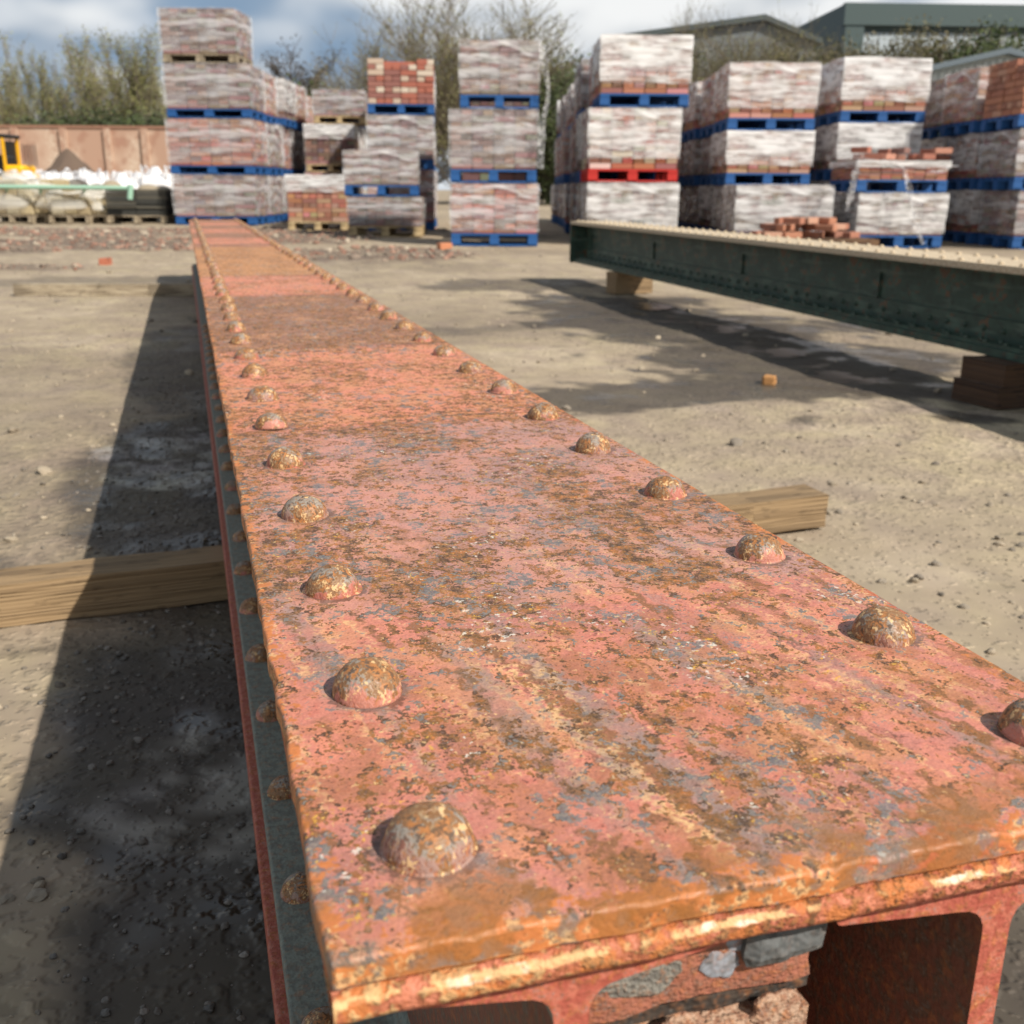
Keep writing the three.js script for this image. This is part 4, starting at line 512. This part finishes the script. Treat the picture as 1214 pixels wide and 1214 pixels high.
  { const A = P(137, 250, 20.2), B = P(207, 250, 20.2), c = A.clone().add(B).multiplyScalar(0.5), W = A.distanceTo(B), H = P(160, 224, 20.2).y, o = thing('slate_pallet', 'dark slate grey stack of slabs on a wooden pallet', 'slate pallet'); o.position.set(c.x, 0, c.z); o.rotation.y = -RA; pallet(o, 'grey').scale.set(W, 1, 1); const n = 11, m = [mat(L3(74, 72, 66)), mat(L3(60, 60, 56)), mat(L3(88, 84, 74))]; for (let k = 0; k < n; k++) for (let q = 0; q < 2; q++) mesh(o, 'slab', box(W * 0.49, (H - 0.15) / n - 0.006, 0.95, (q - 0.5) * W * 0.5 + (r() - 0.5) * 0.02, 0.146 + (H - 0.15) / n * (k + 0.5), (r() - 0.5) * 0.05), m[Math.floor(r() * 3)]); }
  { // pale green rail lying over the pallets
    const o = thing('green_rail', 'pale green steel rail lying across the stone pallets', 'rail'), m = mat(L3(150, 190, 168), 0.5), a = P(-30, 221, 19.4), b = P(156, 223, 19.4), t = (p, q, rad) => { const v = q.clone().sub(p), g = new THREE.CylinderGeometry(rad, rad, v.length(), 10); g.applyQuaternion(new THREE.Quaternion().setFromUnitVectors(new THREE.Vector3(0, 1, 0), v.clone().normalize())); return g.translate((p.x + q.x) / 2, (p.y + q.y) / 2, (p.z + q.z) / 2); };
    mesh(o, 'tube', t(a, b, 0.035), m); mesh(o, 'end_post', t(P(155, 219, 19.38), P(154, 236, 19.38), 0.05), m); for (const px of [8, 48, 100]) mesh(o, 'bracket', t(P(px, 221, 19.4), P(px, 229, 19.7), 0.025), m); }
  { // yellow fork truck, mostly behind the bags
    const o = thing('forklift_truck', 'yellow forklift truck with dark cab behind the white bags', 'forklift'), p = P(10, 225, 33.5); o.position.set(p.x, 0, p.z); o.rotation.y = -RA; const Y = mat(L3(236, 176, 20), 0.45), K = mat(L3(28, 30, 32), 0.5), rb = (w, h, d, x, y, z, q = 0.05) => new RoundedBoxGeometry(w, h, d, 3, q).translate(x, y, z);
    mesh(o, 'chassis', rb(1.5, 0.5, 1.2, -0.05, 0.62, 0), Y); mesh(o, 'bonnet', rb(0.62, 0.42, 1.0, 0.42, 1.02, 0, 0.12), Y); mesh(o, 'counterweight', rb(0.34, 0.7, 1.16, 0.83, 0.62, 0, 0.1), Y);
    for (const [x, z] of [[-0.62, 0.5], [-0.62, -0.5], [0.22, 0.5], [0.22, -0.5]]) mesh(o, 'cab_post', box(0.07, 1.15, 0.07, x, 1.42, z), x > 0 ? Y : K); mesh(o, 'cab_roof', rb(1.05, 0.1, 1.15, -0.2, 2.04, 0), K); mesh(o, 'seat', rb(0.42, 0.62, 0.5, 0.02, 1.2, 0, 0.08), K); mesh(o, 'rear_panel', rb(0.05, 0.8, 0.95, 0.16, 1.5, 0, 0.02), K);
    for (const z of [-0.3, 0.3]) { mesh(o, 'mast_rail', box(0.09, 2.1, 0.08, -0.92, 1.12, z), K); mesh(o, 'fork', box(1.05, 0.05, 0.11, -1.45, 0.13, z), K); } for (const y of [0.7, 1.5, 2.1]) mesh(o, 'mast_bar', box(0.07, 0.08, 0.6, -0.92, y, 0), K);
    for (let i = 0; i < 5; i++) mesh(o, 'guard_bar', box(0.025, 0.62, 0.025, 0.62 + i * 0.09, 1.5, 0.1), K);
    const wg = new THREE.CylinderGeometry(0.3, 0.3, 0.22, 20).rotateX(Math.PI / 2), hub = new THREE.CylinderGeometry(0.14, 0.14, 0.24, 14).rotateX(Math.PI / 2); for (const x of [-0.6, 0.58]) for (const z of [-0.55, 0.55]) { const t = mesh(o, 'wheel', wg, K); t.position.set(x, 0.3, z); mesh(t, 'hub', hub, Y); }
  }
}

// ------------------------------------------------------------------ trees
const barkM = new THREE.MeshStandardMaterial({ vertexColors: true, roughness: 0.95 });
const leafM = new THREE.MeshPhysicalMaterial({ vertexColors: true, roughness: 0.9, transmission: 0.25, thickness: 0, side: THREE.DoubleSide });
// limbs by repeated forking; twigs and opening buds are the crown
function treeGeo(seed, o) {
  const r = rng(seed), tp = [], tc = [], ti = [], cp = [], cc = [], ci = [], lp = [], lc = [], li = [];
  const bark = o.bark, ax = new THREE.Vector3(), u = new THREE.Vector3(), v = new THREE.Vector3();
  const limb = (a, b, ra, rb, n, P_, C_, I_, col) => { ax.subVectors(b, a).normalize(); u.set(0.3, 0.2, 1).cross(ax).normalize(); v.crossVectors(ax, u); const s = P_.length / 3; for (const [p, q] of [[a, ra], [b, rb]]) for (let i = 0; i < n; i++) { const t = i / n * 6.2832, cx = Math.cos(t) * q, sx = Math.sin(t) * q; P_.push(p.x + u.x * cx + v.x * sx, p.y + u.y * cx + v.y * sx, p.z + u.z * cx + v.z * sx); const k = 0.75 + 0.5 * r(); C_.push(col[0] * k, col[1] * k, col[2] * k); } for (let i = 0; i < n; i++) { const j = (i + 1) % n; I_.push(s + i, s + j, s + n + i, s + j, s + n + j, s + n + i); } };
  const leaf = (p, sz, col) => { const s = lp.length / 3, a = r() * 6.28, b = (r() - 0.5) * 2, k = 0.6 + 0.8 * r(), dx = Math.cos(a) * sz, dz = Math.sin(a) * sz, ex = -Math.sin(a) * sz * 0.6 * b, ez = Math.cos(a) * sz * 0.6 * b, ey = sz * 0.7; lp.push(p.x - dx, p.y, p.z - dz, p.x + ex, p.y - ey * 0.6, p.z + ez, p.x + dx, p.y + sz * (r() - 0.5), p.z + dz, p.x - ex, p.y + ey, p.z - ez); for (let i = 0; i < 4; i++) lc.push(col[0] * k, col[1] * k, col[2] * k); li.push(s, s + 1, s + 2, s, s + 2, s + 3); };
  const grow = (a, dir, len, rad, lev) => {
    let p = a.clone(), d = dir.clone(), q = rad; const seg = lev === 0 ? 5 : 3;
    for (let i = 0; i < seg; i++) {
      d.x += (r() - 0.5) * o.bend; d.z += (r() - 0.5) * o.bend; d.y += o.up * (lev ? 0.1 : 0.02); d.normalize(); const e = p.clone().addScaledVector(d, len / seg), q2 = q * (lev === 0 ? 0.86 : 0.78), thick = lev < 2;
      limb(p, e, q, q2, lev === 0 ? 8 : lev === 1 ? 5 : 3, thick ? tp : cp, thick ? tc : cc, thick ? ti : ci, bark); 
      const kids = lev === 0 ? (i < o.clear ? 0 : o.kids) : lev < o.depth ? (i === 0 && lev > 1 ? 1 : lev > 1 ? o.fork ?? 2 : 2) : 0;
      for (let k = 0; k < kids; k++) { const t = r() * 6.2832, sp = o.spread * (0.6 + 0.8 * r()); const nd = new THREE.Vector3(d.x + Math.cos(t) * sp, d.y * (0.8 + o.up * 0.4), d.z + Math.sin(t) * sp).normalize(); grow(p.clone().lerp(e, r()), nd, len * (lev === 0 ? o.first : 0.62) * (0.7 + 0.5 * r()), Math.max(o.twig, q2 * (lev === 0 ? 0.5 : 0.55)), lev + 1); }
      if (lev >= o.depth - 1 && o.leaves) for (let k = 0; k < o.leaves; k++) if (r() < 0.8) leaf(p.clone().lerp(e, r()).add(new THREE.Vector3((r() - 0.5) * o.fluff, (r() - 0.5) * o.fluff, (r() - 0.5) * o.fluff)), o.leaf * (0.6 + 0.8 * r()), o.green[Math.floor(r() * o.green.length)]);
      p = e; q = q2;
    }
  };
  grow(new THREE.Vector3(0, -0.1, 0), new THREE.Vector3((r() - 0.5) * 0.08, 1, (r() - 0.5) * 0.08), o.h * o.trunk, o.h * o.girth, 0);
  const mk = (p, c, i) => { const g = new THREE.BufferGeometry(); g.setAttribute('position', new THREE.Float32BufferAttribute(p, 3)); g.setAttribute('color', new THREE.Float32BufferAttribute(c, 3)); g.setIndex(i); g.computeVertexNormals(); return g; };
  let top = 0; for (let i = 1; i < cp.length; i += 3) top = Math.max(top, cp[i]); const k = o.h / top; const out = [mk(tp, tc, ti), mk(cp, cc, ci), lp.length ? mk(lp, lc, li) : null]; out.forEach((g) => g && g.scale(k, k, k)); return out;
}
const G1 = [[0.24, 0.25, 0.07], [0.28, 0.27, 0.09], [0.19, 0.19, 0.07]], G2 = [[0.06, 0.085, 0.022], [0.085, 0.11, 0.03], [0.045, 0.065, 0.02]], G3 = [[0.15, 0.125, 0.06], [0.11, 0.10, 0.045], [0.13, 0.12, 0.04]];
const barkA = [0.24, 0.195, 0.15], barkB = [0.11, 0.085, 0.07];
const SP = {
  wood: [41, 42, 43].map((s) => treeGeo(s, { h: 1, bark: barkA, bend: 0.14, up: 0.9, clear: 1, kids: 4, depth: 3, spread: 0.42, first: 0.5, trunk: 0.8, girth: 0.013, twig: 0.0017, leaves: 3, fluff: 0.05, leaf: 0.0078, green: G1 })),
  bare: [51, 52].map((s) => treeGeo(s, { h: 1, bark: [0.2, 0.165, 0.12], bend: 0.16, up: 0.6, clear: 1, kids: 5, depth: 4, spread: 0.7, first: 0.85, trunk: 0.5, girth: 0.015, twig: 0.0011, fork: 3, leaves: 1, fluff: 0.02, leaf: 0.0042, green: G1 })),
  dark: [61].map((s) => treeGeo(s, { h: 1, bark: barkB, bend: 0.2, up: 0.4, clear: 2, kids: 4, depth: 3, spread: 0.7, first: 0.4, trunk: 0.8, girth: 0.02, twig: 0.004, leaves: 5, fluff: 0.1, leaf: 0.010, green: [[0.05, 0.04, 0.03], [0.07, 0.06, 0.04]] })),
  bush: [71, 72].map((s) => treeGeo(s, { h: 1, bark: barkB, bend: 0.3, up: 0.5, clear: 0, kids: 5, depth: 3, spread: 0.9, first: 0.8, trunk: 0.6, girth: 0.03, twig: 0.004, leaves: 9, fluff: 0.16, leaf: 0.017, green: G2 })),
  scrub: [81, 82].map((s) => treeGeo(s, { h: 1, bark: barkA, bend: 0.25, up: 0.8, clear: 0, kids: 5, depth: 3, spread: 0.7, first: 0.8, trunk: 0.6, girth: 0.03, twig: 0.003, leaves: 12, fluff: 0.14, leaf: 0.013, green: G3 })),
};
let treeNo = 0;
function tree(name, kind, label, group, px, topPy, d, wide = 1, cat = 'tree') {
  const o = thing(name, label, cat, group), g = SP[kind][treeNo++ % SP[kind].length], p = P(px, topPy, d), h = p.y; o.position.set(p.x, -0.02, p.z); o.scale.set(h * wide, h, h * wide); o.rotation.y = treeNo * 2.4;
  mesh(o, 'trunk', g[0], barkM); mesh(o, 'crown', g[1], barkM); if (g[2]) mesh(o, 'foliage', g[2], leafM); return o;
}
for (const [px, y, d, w] of [[-22, 70, 58, 1], [-6, 40, 66, 1], [12, 88, 64, 1.1], [28, 78, 60, 1], [44, 72, 68, 1.1], [58, 62, 62, 1], [74, 66, 66, 1.1], [90, 54, 60, 1], [104, 44, 64, 1.1], [118, 38, 61, 1.1], [134, 46, 66, 1.1], [148, 38, 62, 1.1], [163, 42, 66, 1.1], [178, 40, 61, 1.1], [196, 48, 65, 1.1], [212, 60, 68, 1.1]]) tree('budding_tree', 'wood', 'slender budding tree in the belt behind the brick wall', 'tree belt behind the wall', px, y - 10, d, w * 0.9);
for (const [px, y, d] of [[20, 128, 55], [55, 132, 55], [95, 128, 55], [130, 126, 55], [165, 128, 55], [198, 130, 55]]) tree('hedge_bush', 'bush', 'dark low bush at the foot of the tree belt', 'bushes under the tree belt', px, y, d, 1.3, 'bush');
tree('distant_dark_tree', 'dark', 'small dark leafed tree far beyond the white wrapped stacks', null, 352, 50, 95, 0.8);
tree('round_green_bush', 'bush', 'rounded green bush above the distant white wrapped stack', null, 344, 93, 44, 1.1, 'bush');
for (const [px, y] of [[385, 66], [410, 74]]) tree('bare_sapling', 'bare', 'thin bare sapling behind the brown brick stack', 'bare saplings', px, y, 60, 1.1);
tree('bare_tree', 'bare', 'tall spreading bare tree behind the bare-brick and three-high stacks', null, 552, -55, 48, 1.3);
tree('bare_tree', 'bare', 'second bare tree, behind the gap left of the three-high stack', null, 488, -4, 52, 1.2);
tree('bare_tree', 'bare', 'third bare tree, behind the right edge of the three-high stack', null, 600, 0, 50, 1.2);
for (const [px, y, d] of [[655, 66, 50], [675, 84, 46], [690, 60, 55]]) tree('green_tree', 'bush', 'dull green tree in the gap beside the three-high stack', 'green trees in the gap', px, y, d, 0.8);
for (const [px, y, d] of [[760, 52, 66], [800, 46, 64], [838, 56, 66]]) tree('ivy_tree', 'bush', 'dark ivy covered tree before the grey gabled building', 'ivy trees', px, y, d, 0.7);
for (const [px, y, d] of [[790, 22, 68], [862, -8, 62], [905, -14, 60], [950, 8, 64]]) tree('bare_tree', 'bare', 'bare wispy tree before the grey gabled building', 'bare trees by the gabled building', px, y, d, 0.95);
for (const [px, y, d] of [[965, 44, 56], [992, 40, 58], [1018, 44, 55], [1046, 32, 58], [1074, 30, 56], [1104, 34, 58], [1134, 30, 57], [1164, 40, 60]]) tree('scrub_tree', 'scrub', 'brown green scrub tree before the large grey building', 'scrub along the large building', px, y, d, 0.75);
for (const [px, y, d] of [[1196, 28, 52], [1222, 22, 54]]) tree('dark_bush', 'bush', 'dark evergreen behind the metal shed roof', 'evergreens behind the shed', px, y, d, 0.8);
for (const [px, y, d] of [[1098, 116, 22], [1116, 122, 23], [1130, 128, 22.5]]) tree('green_shrub', 'bush', 'fresh green shrub between the white stack and shaded stacks', 'green shrubs by the shed', px, y, d, 0.7, 'shrub');

// ------------------------------------------------------------------ buildings behind the trees
{
  const clad = (a, b) => texture(256, 256, (u, v, o) => { const n = sh(0, u * 16, v * 16), c = [...a]; mixc(c, b, sm(0.3, 0.9, n)); o[0] = c[0]; o[1] = c[1]; o[2] = c[2]; }, true);
  { // gabled grey building
    const d = 82, o = thing('gabled_building', 'dark grey gabled industrial building behind the bare trees', 'building'), L = P(728, 60, d), R = P(966, 60, d), W = L.distanceTo(R), eL = P(735, 50, d).y, eR = P(962, 52, d).y, rx = P(905, 25, d).sub(L).dot(ROWR), ry = P(905, 25, d).y; o.position.set(L.x, 0, L.z); o.rotation.y = -RA;
    const s = new THREE.Shape(); s.moveTo(0, 0); s.lineTo(W, 0); s.lineTo(W, eR); s.lineTo(rx, ry); s.lineTo(0, eL); s.closePath(); mesh(o, 'wall', new THREE.ExtrudeGeometry(s, { depth: 20, bevelEnabled: false }).translate(0, 0, -20), mat(L3(104, 110, 114), 0.7));
    const slope = (x0, y0, x1, y1) => { const q = new THREE.Shape(); q.moveTo(x0, y0 + 0.02); q.lineTo(x1, y1 + 0.02); q.lineTo(x1, y1 + 0.4); q.lineTo(x0, y0 + 0.4); q.closePath(); return new THREE.ExtrudeGeometry(q, { depth: 21, bevelEnabled: false }).translate(0, 0, -20.5); };
    mesh(o, 'roof', slope(-0.4, eL - 0.03, rx, ry), mat(L3(66, 74, 74), 0.6)); mesh(o, 'roof', slope(rx, ry, W + 0.4, eR - 0.1), mat(L3(66, 74, 74), 0.6));
    for (let i = 0; i < 12; i++) mesh(o, 'cladding_panel', box(W / 12 - 0.05, Math.min(eL, eR) - 0.6, 0.06, (i + 0.5) * W / 12, (Math.min(eL, eR) - 0.6) / 2 + 0.3, 0.03), mat(L3(112 + (i % 3) * 5, 118 + (i % 3) * 5, 122 + (i % 3) * 5), 0.7));
  }
  { // large flat-roofed building with a dark frame
    const d = 96, o = thing('large_grey_building', 'large pale grey clad building with dark green frame and flat roof', 'building'), L = P(1000, 40, d), R = P(1330, 40, d), W = L.distanceTo(R), top = P(1000, 4, d).y; o.position.set(L.x, 0, L.z); o.rotation.y = -RA + 0.02;
    const fr = mat(L3(62, 78, 78), 0.6), pn = [0, 1, 2].map((i) => mat(L3(158 + i * 4, 168 + i * 4, 174 + i * 4), 0.6));
    mesh(o, 'wall', box(W, top, 30, W / 2, top / 2, -15.2), fr); mesh(o, 'fascia', box(W + 0.6, 1.7, 0.7, W / 2 + 0.1, top - 0.85, 0.15), fr); mesh(o, 'corner_frame', box(1.6, top - 1.72, 0.6, 0.8, (top - 1.72) / 2, 0.1), fr);
    const n = 16; for (let i = 0; i < n; i++) mesh(o, 'cladding_panel', box((W - 1.7) / n - 0.06, top - 2.2, 0.12, 1.7 + (i + 0.5) * (W - 1.7) / n, (top - 2.2) / 2, -0.1), pn[i % 3]);
  }
  { // pale ribbed shed
    const d = 40, o = thing('metal_shed', 'pale ribbed metal shed with grey pitched roof behind shaded stacks', 'shed'), L = P(1094, 100, d), pk = P(1190, 64, d), eL = P(1098, 86, d).y, rx = pk.sub(L).dot(ROWR), ry = P(1190, 65, d).y, W = rx * 2; o.position.set(L.x, 0, L.z); o.rotation.y = -RA;
    const s = new THREE.Shape(); s.moveTo(0, 0); s.lineTo(W, 0); s.lineTo(W, eL); s.lineTo(rx, ry); s.lineTo(0, eL); s.closePath(); mesh(o, 'wall', new THREE.ExtrudeGeometry(s, { depth: 9, bevelEnabled: false }).translate(0, 0, -9), mat(L3(176, 186, 186), 0.55));
    const ribM = mat(L3(190, 198, 198), 0.5), n = 22; for (let i = 0; i < n; i++) { const x = (i + 0.5) * W / n, y = x < rx ? eL + (ry - eL) * x / rx : eL + (ry - eL) * (W - x) / rx; mesh(o, 'cladding_rib', box(0.13, y - 0.12, 0.06, x, (y - 0.12) / 2, 0.032), ribM); }
    const q = (x0, y0, x1, y1) => { const t = new THREE.Shape(); t.moveTo(x0, y0 + 0.01); t.lineTo(x1, y1 + 0.01); t.lineTo(x1, y1 + 0.2); t.lineTo(x0, y0 + 0.2); t.closePath(); return new THREE.ExtrudeGeometry(t, { depth: 9.8, bevelEnabled: false }).translate(0, 0, -9.4); };
    mesh(o, 'roof', q(-0.3, eL - 0.07, rx, ry), mat(L3(92, 104, 112), 0.55)); mesh(o, 'roof', q(rx, ry, W + 0.3, eL - 0.07), mat(L3(92, 104, 112), 0.55));
  }
}

// ------------------------------------------------------------------ gravel, rubble, puddles
{
  const r = rng(909), pebble = [1, 2].map((s) => { const g = new THREE.IcosahedronGeometry(1, 1); g.deleteAttribute('uv'); let q = mergeVertices((g.deleteAttribute('normal'), g), 1e-4); roughen(q, 0.5, 1.3, s * 3); q.scale(1, 0.6, 0.8); q = q.toNonIndexed(); q.computeVertexNormals(); return q; });
  const spread = (name, label, cat, geo, m, n, where, size, cols) => { const im = new THREE.InstancedMesh(geo, m, n), M = new THREE.Matrix4(), q = new THREE.Quaternion(), e = new THREE.Euler(), c = new THREE.Color(); let k = 0, guard = 0; while (k < n && guard++ < n * 40) { const p = where(); if (!p) continue; const s = size(p); e.set((r() - 0.5) * 0.8, r() * 6.28, (r() - 0.5) * 0.8); M.compose(new THREE.Vector3(p[0], groundY(p[0], p[1]) + s * 0.18, -p[1]), q.setFromEuler(e), new THREE.Vector3(s, s, s)); im.setMatrixAt(k, M); const t = cols[Math.floor(r() * cols.length)], b = 0.7 + 0.5 * r(); im.setColorAt(k, c.setRGB(t[0] * b, t[1] * b, t[2] * b)); k++; } im.count = k; im.name = numbered(name); im.castShadow = im.receiveShadow = true; scene.add(im); tag(im, label, cat, null, 'stuff'); };
  const white = new THREE.MeshStandardMaterial({ color: 0xffffff, roughness: 0.92 }), tones = [[0.32, 0.265, 0.195], [0.26, 0.22, 0.17], [0.36, 0.30, 0.22], [0.2, 0.17, 0.135]], wetTones = [[0.13, 0.11, 0.09], [0.09, 0.08, 0.068], [0.19, 0.165, 0.14]];
  spread('gravel', 'fine gravel and grit scattered over the dry sandy yard', 'gravel', pebble[0], white, 9000, () => { const z = 0.7 + r() ** 1.7 * 9, x = -0.9 - z * 0.15 + r() * (2.6 + z * 0.75); return wetAndShade(x, z) < 0.4 ? [x, z] : null; }, (p) => 0.0014 + r() ** 6 * 0.009, tones);
  spread('damp_gravel', 'dark damp grit on the wet ground beside the red girder', 'gravel', pebble[1], new THREE.MeshStandardMaterial({ color: 0xffffff, roughness: 0.5 }), 7000, () => { const z = 0.55 + r() * 3.4, x = -0.3 + r() * 0.6; return wetAndShade(x, z) > 0.25 ? [x, z] : null; }, () => 0.0009 + r() ** 5 * 0.005, wetTones);
  spread('brick_rubble', 'trodden brick rubble and earth clods before the stacks', 'rubble', pebble[0], white, 6000, () => { const z = 8.5 + r() * 10, x = -6 + r() * 10; return rubbleZone(x, z) > 0.25 + r() * 0.5 ? [x, z] : null; }, () => 0.008 + r() ** 4 * 0.035, [[0.26, 0.14, 0.10], [0.22, 0.17, 0.13], [0.30, 0.18, 0.13], [0.2, 0.155, 0.12], [0.36, 0.30, 0.23]]);
  spread('yard_clods', 'clods and stone chips thinly strewn across the yard', 'rubble', pebble[1], white, 1000, () => { const z = 2 + r() * 16; return [-0.5 - z * 0.28 + r() * (2 + z * 0.9), z]; }, (p) => 0.004 + r() ** 5 * 0.02, tones);
  const chip = (x, z, label, c, s) => { const o = tag(mesh(scene, 'brick_fragment', roughen(new RoundedBoxGeometry(0.1 * s, 0.055 * s, 0.07 * s, 3, 0.008), 0.006, 25, x * 3), mat(c, 0.9)), label, 'brick'); o.position.set(x, groundY(x, z) + 0.02 * s, -z); o.rotation.y = x * 7; };
  chip(1.93, 3.27, 'small orange brick fragment on the wet ground by green girder', [0.44, 0.22, 0.08], 0.62); { const p = ray(527, 296), k = EYE / -p.y; chip(p.x * k, -p.z * k, 'orange brick half lying before the lone three-high stack', [0.5, 0.2, 0.1], 1.5); } { const p = ray(125, 312), k = EYE / -p.y; chip(p.x * k, -p.z * k, 'red brick fragment on the rubble behind the notched timber', [0.42, 0.14, 0.08], 1.2); }
  // shallow water in the ruts along the green girder
  const wm = new THREE.MeshPhysicalMaterial({ color: new THREE.Color().setRGB(0.06, 0.05, 0.042), roughness: 0.3 });
  for (const [x, z, a, b, s] of [[2.38, 4.05, 0.13, 0.2, 3], [2.5, 4.7, 0.12, 0.2, 5], [2.58, 5.8, 0.14, 0.22, 7], [2.3, 3.4, 0.1, 0.12, 11]]) { const n = 40, y = groundY(x, z) + 0.0015, ps = [x, y, -z], ix = []; for (let i = 0; i < n; i++) { const t = i / n * 6.2832, k = 0.55 + 0.9 * fbm(Math.cos(t) * 1.6 + s, Math.sin(t) * 1.6 + s, 3); ps.push(x + Math.cos(t) * a * k, y, -z + Math.sin(t) * b * k); ix.push(0, 1 + i, 1 + (i + 1) % n); } const g = new THREE.BufferGeometry(); g.setAttribute('position', new THREE.Float32BufferAttribute(ps, 3)); g.setIndex(ix); g.computeVertexNormals(); structure('puddle_water', g, wm); }
}
renderer.render(scene, camera);
